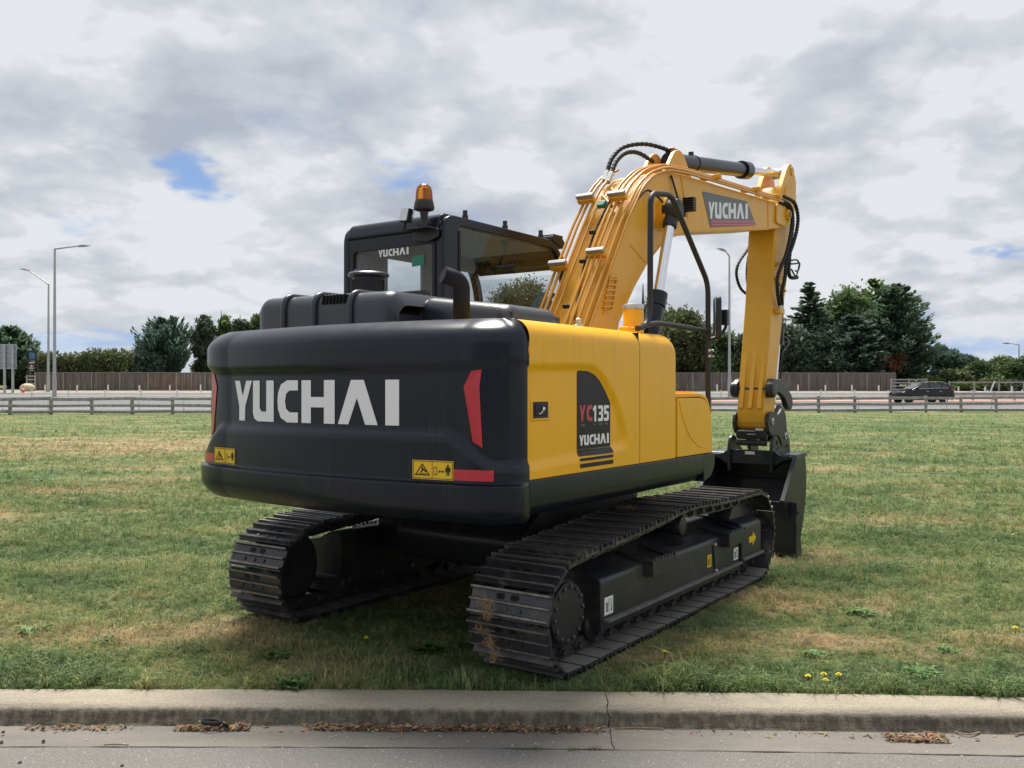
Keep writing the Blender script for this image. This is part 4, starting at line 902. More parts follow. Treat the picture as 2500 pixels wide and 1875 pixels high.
m = MB(); m.tube(filleted([(CX1-.045, .86, 2.28), (CX1-.09, .86, 2.25), (CX1-.09, .92, 1.98), (CX1-.045, .93, 1.95)], .04, 4), .013, 8); m.build('grab_handle', 'black_plastic', cab)
m = MB(); m.box(CX0+.10, CX1-.06, -.57, 1.1, 1.07, 1.10); m.build('cab_floor', 'interior_grey', cab)
rw = lambda u, v, d: (u, -.612-d, v)
word(YUCHAI, rw, -.765, -.485, 2.446, 2.496, 'white_vinyl', cab, .006)
m = MB(); m.plate([(-.455, 2.355), (-.345, 2.362), (-.345, 2.432), (-.455, 2.425)], rw, .004); m.build('window_sticker', 'green_tape', cab, 0)
for y in (-.345, .14, .63):
    m = MB(); m.lathe([(.022, 2.70), (.022, 2.725), (.017, 2.728), (.017, 2.76), (.012, 2.762)], (CX1-.03, y, 0), 14); m.build('roof_bolt', 'black_plastic', cab)
m = MB(); m.prism(rounded([(.80, 2.70), (.80, 2.745), (.93, 2.755), (.99, 2.70), (.97, 2.655)], .012, 3), CX1-.14, CX1-.02, 'x')
for i in range(5): m.box(CX1-.14, CX1-.016, .82+i*.03, .828+i*.03, 2.745, 2.76)
m.build('front_lamp', 'black_plastic', cab, 35, .004)
# beacon and rear work lamp on one bracket
bx, by = -.298, -.672
m = MB(); m.box(-.42, -.215, -.735, -.625, 2.588, 2.598); m.box(-.42, -.215, -.635, -.625, 2.53, 2.60); m.prism(rounded([(-.43, 2.53), (-.43, 2.598), (-.20, 2.598), (-.20, 2.535), (-.30, 2.51)], .02, 3), -.64, -.628, 'y'); bk = m.build('lamp_bracket', 'black_plastic', exc, 35, .004)
m = MB(); m.lathe([(.02, 2.60), (.026, 2.605), (.026, 2.64), (.02, 2.65), (.022, 2.66), (.030, 2.71), (.066, 2.722), (.071, 2.735), (.064, 2.775), (.060, 2.785), (.04, 2.785)], (bx, by, 0), 32); bc = m.build('beacon', 'black_plastic', exc, 40)
m = MB(); m.lathe([(.058, 2.785), (.059, 2.80), (.056, 2.845), (.050, 2.872), (.036, 2.890), (.015, 2.897), (.002, 2.898)], (bx, by, 0), 32); m.build('amber_dome', 'amber_lens', bc, 60)
m = MB(); m.lathe([(.045, 2.786), (.045, 2.792), (.012, 2.795), (.012, 2.83), (.006, 2.84)], (bx, by, 0), 16); m.box(bx+.012, bx+.034, by-.03, by+.03, 2.80, 2.865); m.build('rotator', 'bronze', bc, 40)
m = MB(); m.box(-.045, .045, -.018, .02, -.046, .046); m.box(-.012, .012, -.01, .01, -.10, -.04)
for i in range(6): m.box(-.045, .045, .02, .034, -.044+i*.017, -.036+i*.017)
wl = m.build('rear_work_lamp', 'black_plastic', exc, 35, .005); wl.location = (-.432, -.705, 2.695); wl.rotation_euler = (math.radians(-8), math.radians(6), math.radians(-10))
m = MB(); m.box(-.040, .040, -.0215, -.018, -.041, .041); m.build('lamp_lens', 'headlight', wl, 35, .004)

# ---- handrail and mirror -----------------------------------------------------
HX = 1.13
m = MB(); m.tube(filleted([(HX, -.33, 1.885), (HX, -.20, 1.91), (HX, -.150, 2.02), (HX, -.145, 2.755), (HX, .165, 2.80), (HX, .79, 2.27), (HX, .79, 1.06)], .085, 6), .019, 12); hr = m.build('handrail', 'black_plastic', exc, 60)
m = MB(); m.tube(filleted([(HX, -.26, 1.905), (HX, -.05, 1.935), (HX, .20, 1.935), (HX, .79, 1.925)], .06, 5), .017, 10); m.build('lower_rail', 'black_plastic', hr, 60)
for z in (1.745, 1.785):
    for dy in (-.028, .028):
        m = MB(); m.lathe([(.010, 0), (.010, .014), (.005, .018)], (HX+.016, .79+dy, z), 8, 'x'); m.build('bolt', 'zinc', hr)
m = MB(); m.box(HX+.008, HX+.017, .75, .83, 1.73, 1.80); m.build('clamp_plate', 'black_plastic', hr, 35, .003)
mi = empty('mirror_mount', (1.185, .835, 2.02), math.radians(118), exc); mi.name = 'mirror'
m = MB(); m.prism(rounded([(-.085, -.155), (-.085, .155), (.085, .155), (.085, -.155)], .045, 5), -.02, .022, 'y'); m.build('mirror_housing', 'black_plastic', mi, 40, .014, 3)
m = MB(); m.prism(rounded([(-.075, -.145), (-.075, .145), (.075, .145), (.075, -.145)], .04, 5), .0222, .0245, 'y'); m.build('mirror_glass', 'chrome', mi)
m = MB(); m.tube(filleted([(HX, .79, 1.86), (1.20, .86, 1.90), (1.235, .875, 1.96), (1.235, .87, 2.07)], .03, 4), .012, 8); m.box(1.205, 1.25, .845, .885, 1.97, 2.08); m.build('mirror_arm', 'black_plastic', exc)

# ---- boom ----------------------------------------------------------------------
XC = .25; BR, BL = .45, .05
boom_prof = [(.30, 1.36), (.52, 1.38), (.63, 1.75), (.69, 2.006), (.94, 2.293), (1.19, 2.522), (1.46, 2.70), (1.68, 2.795), (2.03, 2.882), (2.6, 2.965), (4.09, 3.200), (4.45, 3.265), (4.70, 3.345), (4.79, 3.44), (4.73, 3.535), (4.58, 3.55), (4.05, 3.512), (1.90, 3.362), (1.54, 3.322), (1.29, 3.235), (1.10, 3.10), (.845, 2.800), (.26, 1.945), (.19, 1.60)]
m = MB(); m.prism(rounded(boom_prof, [.05, .05, .03, .03, .05, .05, .05, .05, .05, .03, .02, .02, .08, .08, .08, .02, .02, .06, .1, .08, .08, .08, .03, .05], 4), BL, BR, 'x')
boom = m.build('boom', 'boom_yellow', exc, 30, .012, 2)
bm_ = lambda u, v, d: (BR+d, u, v)
# weld flanges that stand proud along the lower edge, joint seams and pin bosses
m = MB(); ed = [(.66, 1.90), (.70, 2.02), (.945, 2.30), (1.195, 2.53), (1.46, 2.708), (1.68, 2.803), (2.03, 2.89), (2.6, 2.974), (4.09, 3.209)]
m.tube([(BR-.006, y, z) for y, z in ed], .014, 6); m.build('weld_flange', 'boom_yellow', boom)
for y0, z0, y1, z1 in ((4.07, 3.21, 4.06, 3.50), (1.83, 3.345, 1.98, 3.00), (.90, 2.62, 1.16, 2.52)):
    m = MB(); m.tube([(BR, y0, z0), (BR, y1, z1)], .008, 6); m.build('weld_seam', 'boom_yellow', boom)
m = MB(); m.lathe([(.15, -.03), (.15, .004), (.125, .02), (.125, .10), (.1, .10)], (BR, 1.43, 2.955), 36, 'x'); m.build('cylinder_boss', 'boom_yellow', boom, 30)
m = MB(); m.prism(rounded([(4.28, 3.30), (4.60, 3.30), (4.72, 3.38), (4.735, 3.45), (4.70, 3.525), (4.30, 3.515)], .05, 4), BR-.002, BR+.022, 'x'); m.build('tip_plate', 'boom_yellow', boom, 35, .006)
m = MB(); m.lathe([(.058, 0), (.058, .030), (.050, .036)], (BR+.02, 4.63, 3.44), 24, 'x'); m.build('boom_pin', 'boom_yellow', boom, 35)
m = MB(); m.lathe([(.034, 0), (.034, .045), (.028, .048)], (BR+.02, 4.63, 3.44), 18, 'x'); m.build('pin_end', 'bronze', boom, 35)
# name decal
dq = [(2.30, 3.285), (2.33, 3.292), (3.42, 3.388), (3.45, 3.380), (3.68, 3.195), (3.665, 3.180), (2.50, 2.992), (2.485, 3.0)]
m = MB(); m.plate(dq, bm_, .004); m.build('decal', 'grey_vinyl', boom, 0)
def bskew(u, v, d):   # word box in decal space: follows the lower edge of the boom
    return bm_(u, v+(u-2.95)*.150, d)
word(YUCHAI, bskew, 2.44, 3.45, 3.140, 3.292, 'white_vinyl', boom, .006)
for a, b in ((3.074, 3.092), (3.104, 3.124)):
    m = MB(); m.plate([(2.50, a), (3.665, a), (3.645, b), (2.49, b)], bskew, .006); m.build('decal_stripe', 'red_vinyl', boom, 0)
# small ladder-like grille on the side of the lower boom
m = MB(); m.ring([(.46, 2.06), (.60, 2.10), (.68, 2.36), (.56, 2.35)], [(.475, 2.075), (.59, 2.108), (.665, 2.345), (.57, 2.337)], bm_, .012, .0); 
for i in range(6): z = 2.11+i*.042; m.tube([(BR+.012, .44+i*.019, z), (BR+.012, .60+i*.016, z+.012)], .008, 6)
m.build('pipe_guard', 'boom_yellow', boom)

def back_path(off, pts):
    """points on the back/top of the boom, pushed outwards by off"""
    P = [Vector((p[0], p[1])) for p in pts]; out = []
    for i, p in enumerate(P):
        t = (P[min(i+1, len(P)-1)]-P[max(i-1, 0)]).normalized(); out.append(p+Vector((-t[1], t[0]))*off)
    return out
BACK = [(.10, 1.72), (.26, 1.945), (.845, 2.800), (1.10, 3.10), (1.29, 3.235), (1.54, 3.322), (1.90, 3.362), (4.05, 3.512), (4.40, 3.54)]
def pipe(xs, off, k0, k1, r=.0118, tail=None, parent=None, fil=.10):
    bp = back_path(off, BACK)[k0:k1]; q = [(x, p[0], p[1]) for x, p in zip(xs if isinstance(xs, list) else [xs]*len(bp), bp)]
    if tail: q = q+tail
    m = MB(); m.tube(filleted(q, fil, 5), r, 8); return m.build('hydraulic_pipe', 'pipe_yellow', boom, 60)
# left bundle (arm and bucket supply) and right bundle
pipe(.010, .055, 0, 5, tail=[(.04, 1.36, 3.335)]); pipe(.055, .058, 0, 5, tail=[(.09, 1.38, 3.345)]); pipe(.105, .055, 0, 5)
pipe(.155, .050, 0, 4, .009)
for x, o_ in ((.280, .060), (.325, .060), (.375, .055)): pipe([x, x, x, x, x+.02, x+.05, x+.075, x+.085, x+.085], o_, 0, 9)
pipe([.42, .42, .42, .425, .44, .462, .475, .48, .48], .030, 0, 9)
pipe([.455, .455, .455, .460, .475, .492, .500, .505, .505], .003, 1, 9, .010)
# crossing jumpers where the bundles divide
for a, b in (((.155, .99, 3.05), (.29, .92, 2.93)), ((.20, 1.06, 3.12), (.325, .96, 2.97))):
    m = MB(); m.tube([a, b], .015, 8); m.build('hydraulic_pipe', 'pipe_yellow', boom, 60)
for (y, z), xs_ in (((.515, 2.42), (-.035, .135)), ((.60, 2.50), (.245, .415)), ((.93, 3.00), (-.035, .135)), ((.935, 2.99), (.245, .415))):
    m = MB(); m.box(xs_[0]+.008, xs_[1]-.008, -.016, .016, -.020, .014); o_ = m.build('pipe_clamp', 'aluminium', boom, 35, .004); o_.location = (0, y-.042, z+.050); o_.rotation_euler = (math.radians(54), 0, 0)
    m = MB(); m.box(xs_[0]+.01, xs_[1]-.01, -.018, .018, -.045, -.0); o2 = m.build('clamp_foot', 'boom_yellow', boom, 35, .004); o2.location = (0, y-.030, z+.030); o2.rotation_euler = (math.radians(54), 0, 0)
for y, z in ((2.55, 3.47), (3.6, 3.545), (4.25, 3.585)):
    m = MB(); m.box(.33, .53, y-.025, y+.025, z-.03, z+.012); m.build('pipe_clamp', 'boom_yellow', boom, 35, .004)
m = MB(); m.box(.165, .235, -.03, .03, -.02, .02); o_ = m.build('green_tape', 'green_tape', boom, 35, .008); o_.location = (0, .90, 2.965); o_.rotation_euler = (math.radians(54), 0, 0)
def hose(pts, r=.016, parent=None, name='hose', n=9):
    m = MB(); path = catmull(pts, 9); m.tube(path, r, 10)
    L = 0
    for i in range(1, len(path)-1):   # spiral guard
        if i % 2 == 0:
            d = (path[i+1]-path[i-1]).normalized(); m.tube([path[i]-d*.006, path[i]+d*.006], r*1.16, 10)
    return m.build(name, 'rubber', parent or boom, 60)
hose([(.06, 1.24, 3.30), (.06, 1.33, 3.44), (.09, 1.48, 3.56), (.16, 1.72, 3.63), (.22, 1.98, 3.64), (.24, 2.13, 3.625)], .017)
hose([(.11, 1.22, 3.28), (.11, 1.32, 3.41), (.13, 1.45, 3.50), (.16, 1.62, 3.53), (.20, 1.82, 3.49)], .017)
for q in ((.06, 1.21, 3.26), (.11, 1.19, 3.24)):
    m = MB(); m.tube([Vector(q)-Vector((0, .03, .04)), Vector(q)+Vector((0, .035, .05))], .024, 8); m.build('hose_fitting', 'zinc', boom)
m = MB(); m.box(.20, .28, 2.06, 2.20, 3.58, 3.66); m.build('hose_block', 'bronze', boom, 35, .006)
hose([(.45, 1.0, 2.98), (.48, 1.12, 3.08), (.50, 1.25, 3.06), (.54, 1.36, 2.99)], .008); hose([(.46, 1.62, 3.30), (.47, 1.66, 3.22), (.48, 1.76, 3.06)], .008)
hose([(.30, .30, 2.02), (.23, .55, 2.40), (.22, .75, 2.72), (.26, .92, 2.99)], .008)
for y, z in ((.36, 2.10), (.60, 2.46), (.75, 2.70)):
    m = MB(); m.box(.20, .245, y-.06, y-.02, z+.0, z+.03); m.build('cable_tie', 'rubber', boom, 35, .006)
# work lamp on the boom
m = MB(); m.box(.485, .585, 1.80, 1.86, 3.02, 3.14)
for i in range(6): m.box(.485, .585, 1.780, 1.80, 3.026+i*.02, 3.036+i*.02)
m.box(.46, .50, 1.80, 1.84, 2.98, 3.02); m.build('boom_lamp', 'black_plastic', boom, 35, .005)

# ---- boom cylinders -------------------------------------------------------------
for X_, nm in ((.575, 'r'), (-.075, 'l')):
    hd, ft = Vector((X_, 1.395, 2.955)), Vector((X_, .70, 1.15)); d = (ft-hd).normalized()
    m = MB(); m.tube([hd+d*.78, ft], .068, 20); m.tube([hd+d*.745, hd+d*.86], .078, 20); bcy = m.build('boom_cylinder', 'black_paint', exc, 40)
    m = MB(); m.tube([hd, hd+d*.9], .040, 18); m.build('piston_rod', 'chrome', bcy, 60)
    m = MB(); m.lathe([(.085, -.062), (.092, -.05), (.092, .05), (.085, .062), (.06, .07)], tuple(hd), 28, 'x'); m.tube([hd, hd+d*.15], .058, 16); m.box(X_-.03, X_+.03, hd[1]-.02, hd[1]+.02, hd[2]+.08, hd[2]+.105); m.build('rod_eye', 'black_plastic', bcy, 35)
# ---- arm cylinder ----------------------------------------------------------------
a0, a1, a2 = Vector((XC, 2.02, 3.535)), Vector((XC, 3.96, 3.832)), Vector((XC, 5.03, 4.005))
d = (a1-a0).normalized(); m = MB(); m.tube([a0, a1], .073, 24); m.tube([a1-d*.15, a1+d*.02], .094, 24); m.tube([a0+d*.55, a0+d*.575], .078, 24); ac = m.build('arm_cylinder', 'black_paint', exc, 40)
m = MB(); m.tube([a1, a2], .042, 18); m.build('piston_rod', 'chrome', ac, 60)
m = MB(); m.lathe([(.055, -.07), (.06, -.06), (.06, .06), (.055, .07)], tuple(a2), 20, 'x'); m.build('rod_eye', 'zinc', ac)
m = MB(); m.box(XC-.02, XC+.02, 2.5, 2.54, 3.67, 3.72); m.build('fitting', 'black_plastic', ac, 35, .004)
for x in (.12, .34):
    m = MB(); m.prism(rounded([(1.70, 3.33), (1.92, 3.58), (2.02, 3.62), (2.11, 3.59), (2.32, 3.38)], [0, .04, .06, .06, 0], 4), x-.02, x+.02, 'x'); m.build('cylinder_bracket', 'boom_yellow', boom, 35, .006)

# ---- arm --------------------------------------------------------------------------
AL, AR = .10, .40
arm_prof = [(4.08, 1.26), (4.12, 1.12), (4.24, 1.05), (4.36, 1.09), (4.42, 1.24), (4.52, 1.73), (4.74, 2.44), (4.93, 2.95), (5.15, 3.55), (5.16, 3.76), (4.72, 3.80), (4.56, 3.55), (4.44, 3.24), (4.335, 2.45)]
m = MB(); m.prism(rounded(arm_prof, [.04, .07, .08, .07, .05, .04, .05, .05, .06, .05, .06, .05, .05, .02], 4), AL, AR, 'x'); arm = m.build('arm', 'boom_yellow', exc, 30, .010, 2)
for x0, x1 in ((AR-.055, AR+.004), (AL-.004, AL+.055)):
    m = MB(); m.prism(rounded([(4.62, 3.60), (4.66, 3.76), (4.90, 4.06), (4.99, 4.10), (5.07, 4.06), (5.18, 3.94), (5.19, 3.60)], [0, .05, .06, .06, .06, .05, 0], 4), x0, x1, 'x'); m.build('clevis_plate', 'boom_yellow', arm, 35, .006)
m = MB(); m.lathe([(.05, 0), (.05, .012), (.03, .014)], (AR+.004, 5.02, 4.01), 20, 'x'); m.build('clevis_pin', 'boom_yellow', arm)
m = MB(); m.tube(filleted([(AR+.006, 4.72, 3.60), (AR+.006, 4.80, 3.78), (AR+.006, 5.14, 3.90)], .05, 4), .016, 6); m.build('stiffening_rib', 'boom_yellow', arm)
am = lambda u, v, d: (AR+d, u, v)
for x in (.150, .250, .350):
    y1_, z1_, y0_, z0_ = 4.262, 1.95, 4.102, 1.30; m = MB(); m.add([(x-.022, y0_, z0_), (x+.022, y0_, z0_), (x+.022, y1_+.02, z1_), (x-.022, y1_+.02, z1_), (x-.022, y0_-.05, z0_), (x+.022, y0_-.05, z0_), (x+.022, y1_-.032, z1_), (x-.022, y1_-.032, z1_)], [(0, 1, 2, 3), (4, 7, 6, 5), (0, 4, 5, 1), (1, 5, 6, 2), (2, 6, 7, 3), (3, 7, 4, 0)]); m.build('wear_bar', 'boom_yellow', arm, 35, .004)
m = MB(); m.lathe([(.085, -.19), (.095, -.18), (.095, .18), (.085, .19)], (XC, 4.225, 1.150), 28, 'x'); m.build('arm_boss', 'boom_yellow', arm, 35)
m = MB(); m.ring([(4.40, 2.86), (4.47, 2.86), (4.445, 3.02)], [(4.412, 2.872), (4.458, 2.872), (4.443, 2.985)], am, .003, .001); m.build('hazard_sticker', 'label_yellow', arm, 0)
m = MB(); m.box(AR, AR+.07, 4.40, 4.56, 2.33, 2.39); m.build('hose_block', 'boom_yellow', arm, 35, .006)
m = MB(); m.tube(filleted([(AR+.012, 4.42, 2.72), (AR+.03, 4.5, 2.66), (AR+.03, 4.7, 2.60)], .06, 4), .014, 8); m.tube(filleted([(AR+.012, 4.45, 2.86), (AR+.03, 4.55, 2.90), (AR+.03, 4.78, 2.92)], .06, 4), .012, 8); m.build('hydraulic_pipe', 'pipe_yellow', arm, 60)
for pts in ([(.47, 4.36, 3.56), (.50, 4.60, 3.55), (.50, 4.73, 3.465), (.50, 4.71, 3.315), (.50, 4.61, 3.12), (.50, 4.50, 2.97), (.49, 4.38, 2.84), (.48, 4.28, 2.70), (.47, 4.32, 2.55), (.44, 4.48, 2.43)],
            [(.48, 4.50, 3.62), (.50, 4.80, 3.60), (.51, 4.90, 3.47), (.51, 4.87, 3.32), (.51, 4.75, 3.155), (.51, 4.60, 3.0), (.50, 4.52, 2.88), (.49, 4.50, 2.72), (.47, 4.46, 2.57), (.45, 4.52, 2.43)],
            [(.46, 4.42, 3.55), (.49, 4.68, 3.52), (.49, 4.79, 3.39), (.49, 4.72, 3.17), (.49, 4.66, 2.95), (.49, 4.64, 2.80), (.49, 4.72, 2.75), (.49, 4.94, 2.775)]):
    hose(pts, .019, arm)
hose([(.06, 4.70, 3.22), (.04, 4.57, 3.08), (.04, 4.30, 2.90), (.04, 4.235, 2.76), (.05, 4.34, 2.62), (.09, 4.50, 2.55)], .015, arm); hose([(.08, 4.62, 3.2), (.07, 4.50, 2.95), (.08, 4.44, 2.75), (.098, 4.46, 2.6)], .012, arm)
m = MB()
for pts in ([(.45, 4.83, 2.955), (.45, 5.04, 2.99), (.45, 5.13, 2.97)], [(.45, 4.85, 2.92), (.45, 5.06, 2.95), (.45, 5.16, 2.96), (.45, 5.10, 2.87), (.45, 5.0, 2.86)], [(.45, 5.14, 2.94), (.45, 5.02, 2.80), (.45, 4.86, 2.86)]): m.tube(catmull(pts, 5), .010, 6)
m.build('hose_tails', 'black_plastic', arm, 60)
for q in ((.44, 4.48, 2.39), (.45, 4.52, 2.39)):
    m = MB(); m.tube([q, (q[0], q[1], q[2]+.05)], .021, 8); m.build('hose_fitting', 'zinc', arm)
# bucket cylinder in front of the arm
b0, b1, b2 = Vector((XC, 5.13, 3.50)), Vector((XC, 4.96, 2.02)), Vector((XC, 4.80, 1.36)); d = (b1-b0).normalized()
m = MB(); m.tube([b0, b1], .062, 20); m.tube([b1-d*.20, b1], .074, 20); bc_ = m.build('bucket_cylinder', 'black_paint', exc, 40)
m = MB(); m.tube([b1, b2], .038, 18); m.build('piston_rod', 'chrome', bc_, 60)
hose([(XC+.10, 4.98, 2.10), (XC+.16, 4.90, 2.02), (XC+.15, 4.72, 1.90), (XC+.12, 4.70, 1.62)], .010, bc_)
# links
for x0, x1 in ((.405, .465), (.035, .095)):
    lp = [(4.10, 1.43), (4.09, 1.55), (4.20, 1.62), (4.42, 1.605), (4.66, 1.53), (4.84, 1.42), (4.87, 1.33), (4.80, 1.26), (4.72, 1.28), (4.58, 1.41), (4.40, 1.47), (4.27, 1.46), (4.18, 1.40)]
    m = MB(); m.prism(rounded(lp, .04, 4), x0, x1, 'x'); m.lathe([(.085, x0-.001), (.085, x1+.02), (.05, x1+.025)] if x0 > .2 else [(.05, x0-.025), (.085, x0-.02), (.085, x1)], (0, 4.18, 1.50), 24, 'x'); m.build('tipping_link', 'frame_paint', exc, 35, .008)
m = MB(); m.lathe([(.05, -.235), (.05, .235)], (XC, 4.18, 1.50), 18, 'x'); m.build('link_pin', 'chain_steel', exc)
hp = [(4.74, 1.34), (4.86, 1.32), (4.80, 1.05), (4.70, .90), (4.60, .92), (4.60, 1.05), (4.58, 1.25)]
m = MB(); m.prism(rounded(hp, .04, 4), .16, .34, 'x'); m.build('bucket_link', 'frame_paint', exc, 35, .012)

# ---- quick hitch --------------------------------------------------------------------
cheek = [(4.06, 1.13), (4.10, 1.24), (4.22, 1.27), (4.34, 1.235), (4.42, 1.22), (4.56, 1.30), (4.66, 1.22), (4.70, 1.05), (4.78, .95), (4.83, .78), (4.70, .765), (4.56, .80), (4.50, .92), (4.40, 1.0), (4.25, 1.0), (4.12, 1.03)]
m = MB()
for x0, x1 in ((.415, .450), (.05, .085)): m.prism(rounded(cheek, .035, 4), x0, x1, 'x')
m.box(.08, .42, 4.10, 4.16, .985, 1.07); m.box(.08, .42, 4.30, 4.60, .985, 1.02)
ht = m.build('quick_hitch', 'frame_paint', exc, 35, .008)
for y, z in ((4.20, 1.155), (4.64, .985)):
    for x, s_ in ((.45, 1), (.05, -1)):
        m = MB(); m.lathe([(.040, 0), (.040, s_*.010), (.036, s_*.012)], (x, y, z), 20, 'x'); m.build('pin_cap', 'zinc', ht, 35)
        m = MB(); m.lathe([(.016, 0), (.016, s_*.004)], (x+s_*.012, y, z), 12, 'x'); m.build('pin_centre', 'chain_steel', ht)
for y, z, r in ((4.14, .99, .030), (4.13, .925, .032)):
    m = MB(); m.cyl((.09, y, z), (.41, y, z), r, 16); m.build('hitch_bar', 'frame_paint', ht, 60)
m = MB(); m.box(.22, .31, 4.06, 4.10, 1.015, 1.025); m.box(.12, .30, 4.06, 4.09, 1.05, 1.06); m.build('latch', 'aluminium', ht, 35, .002)
m = MB(); m.box(.30, .39, 4.08, 4.14, 1.055, 1.085); m.build('latch_block', 'zinc', ht, 35, .01)
for y, z, r in ((4.70, .865, .028), (4.74, .81, .016), (4.62, .865, .012)):
    m = MB(); m.lathe([(r, 0), (r, .003)], (.45, y, z), 14, 'x'); m.build('lightening_hole', 'shoe_hole', ht)

# ---- bucket ----------------------------------------------------------------------------
WB = .452; T = .026
bk_root = MB()
# shell section (y,z): top plate, curved back, floor down to the cutting edge
shell = [(4.17, .792), (4.28, .800), (4.38, .798), (4.44, .74), (4.47, .60), (4.465, .44), (4.43, .27), (4.36, .11), (4.28, -.04), (4.20, -.16), (4.12, -.255)]
sh = catmull([(0, y, z) for y, z in shell], 5); n_ = len(sh)
for k in range(n_-1):
    a, b = sh[k], sh[k+1]; t = (b-a).normalized(); nn = Vector((0, -t[2], t[1]))*-.022
    bk_root.prism([(a[1], a[2]), (b[1], b[2]), (b[1]+nn[1], b[2]+nn[2]), (a[1]+nn[1], a[2]+nn[2])], XC-WB, XC+WB, 'x')
bk = bk_root.build('bucket', 'bucket_paint', exc, 40)
side = [(4.145, .795), (4.40, .812), (4.455, .745), (4.485, .60), (4.48, .44), (4.445, .27), (4.37, .10), (4.29, -.05), (4.21, -.17), (4.12, -.265), (4.02, -.24), (3.97, .0), (3.82, .26), (3.72, .37)]
for s_ in (1, -1):
    x0 = XC+s_*WB; m = MB(); m.prism(rounded(side, [.01, .04, .05, .05, .05, .05, .05, .03, .03, .01, .02, .04, .03, .02], 3), x0, x0+s_*T, 'x'); m.build('side_plate', 'bucket_paint', bk, 35, .005)
    # side cutter along the front edge
    m = MB(); fr = [(4.145, .795), (3.72, .372), (3.745, .355), (4.175, .780)]; m.prism(fr, x0-s_*.018, x0+s_*(T+.006), 'x'); m.build('edge_bar', 'frame_paint', bk, 35, .004)
# cutting-edge assembly, a little wider than the body, standing on the ground
yl = 3.885; WE = .555
cut = [(yl+.004, .345), (yl+.12, .33), (yl+.165, .20), (yl+.125, .08), (yl+.14, -.02), (yl+.19, -.20), (yl+.17, -.245), (yl+.06, -.268), (yl, -.225), (yl-.004, -.02), (yl+.012, .08), (yl-.010, .14), (yl-.004, .20), (yl+.01, .25)]
for s_ in (1, -1):
    m = MB(); m.prism(rounded(cut, .02, 3), XC+s_*(WE-.03), XC+s_*WE, 'x'); m.build('side_cutter', 'bucket_paint', bk, 35, .005)
    m = MB(); m.lathe([(.018, 0), (.018, .006)], (XC+s_*WE, yl+.045, .235), 12, 'x'); m.build('cutter_hole', 'shoe_hole', bk)
m = MB(); m.prism(rounded([(yl, .345), (yl+.035, .345), (yl+.045, .05), (yl+.05, -.225), (yl+.02, -.245), (yl+.004, -.225)], [.01, .01, 0, 0, .01, .01], 3), XC-WE+.03, XC+WE-.03, 'x'); m.build('cutting_edge', 'bucket_paint', bk, 35, .004)
m = MB(); m.prism([(yl+.045, .05), (yl+.04, -.20), (4.16, -.20), (4.28, .02)], XC-WB, XC+WB, 'x'); m.build('floor', 'bucket_paint', bk)
m = MB(); m.tube([(XC-WB+.02, 4.445, .52), (XC+WB-.02, 4.445, .52)], .010, 6); m.build('weld_seam', 'frame_paint', bk)
# reinforced top beam and the two ears that the hitch grips
m = MB(); m.prism(rounded([(4.12, .770), (4.15, .815), (4.48, .822), (4.52, .79), (4.30, .76)], .012, 3), XC-WB-T, XC+WB+T, 'x'); m.build('top_beam', 'cowl_paint', bk, 35, .006)
for x0, x1 in ((XC+.215, XC+.25), (XC-.25, XC-.215)):
    m = MB(); m.prism(rounded([(4.05, .62), (4.05, .86), (4.09, .98), (4.16, 1.01), (4.24, .98), (4.32, .90), (4.46, .82), (4.50, .80), (4.48, .72)], [.0, .04, .05, .05, .05, .06, .05, .02, 0], 4), x0, x1, 'x'); m.build('ear', 'bucket_paint', bk, 35, .006)
m = MB(); fr = []
for u in np.linspace(-1, 1, 33):
    a = abs(u); zt_ = .850-.052*sstep(.55, .78, a); fr.append((XC+u*(WB-.02), zt_))
m.prism(fr+[(XC+WB-.02, .765), (XC+WB-.12, .74), (XC+WB-.16, .70), (XC-WB+.16, .70), (XC-WB+.12, .74), (XC-WB+.02, .765)], 4.085, 4.118, 'y'); m.build('mouth_plate', 'bucket_paint', bk, 35, .004)
m = MB(); m.box(XC-.06, XC+.05, 4.075, 4.083, .80, .835); m.build('lifting_slot', 'pale_stone', bk, 35, .004)
for y, z, r in ((4.20, .93, .024), (4.23, .875, .014)):
    m = MB(); m.lathe([(r, 0), (r, .004)], (XC+.25, y, z), 14, 'x'); m.build('ear_hole', 'shoe_hole', bk)

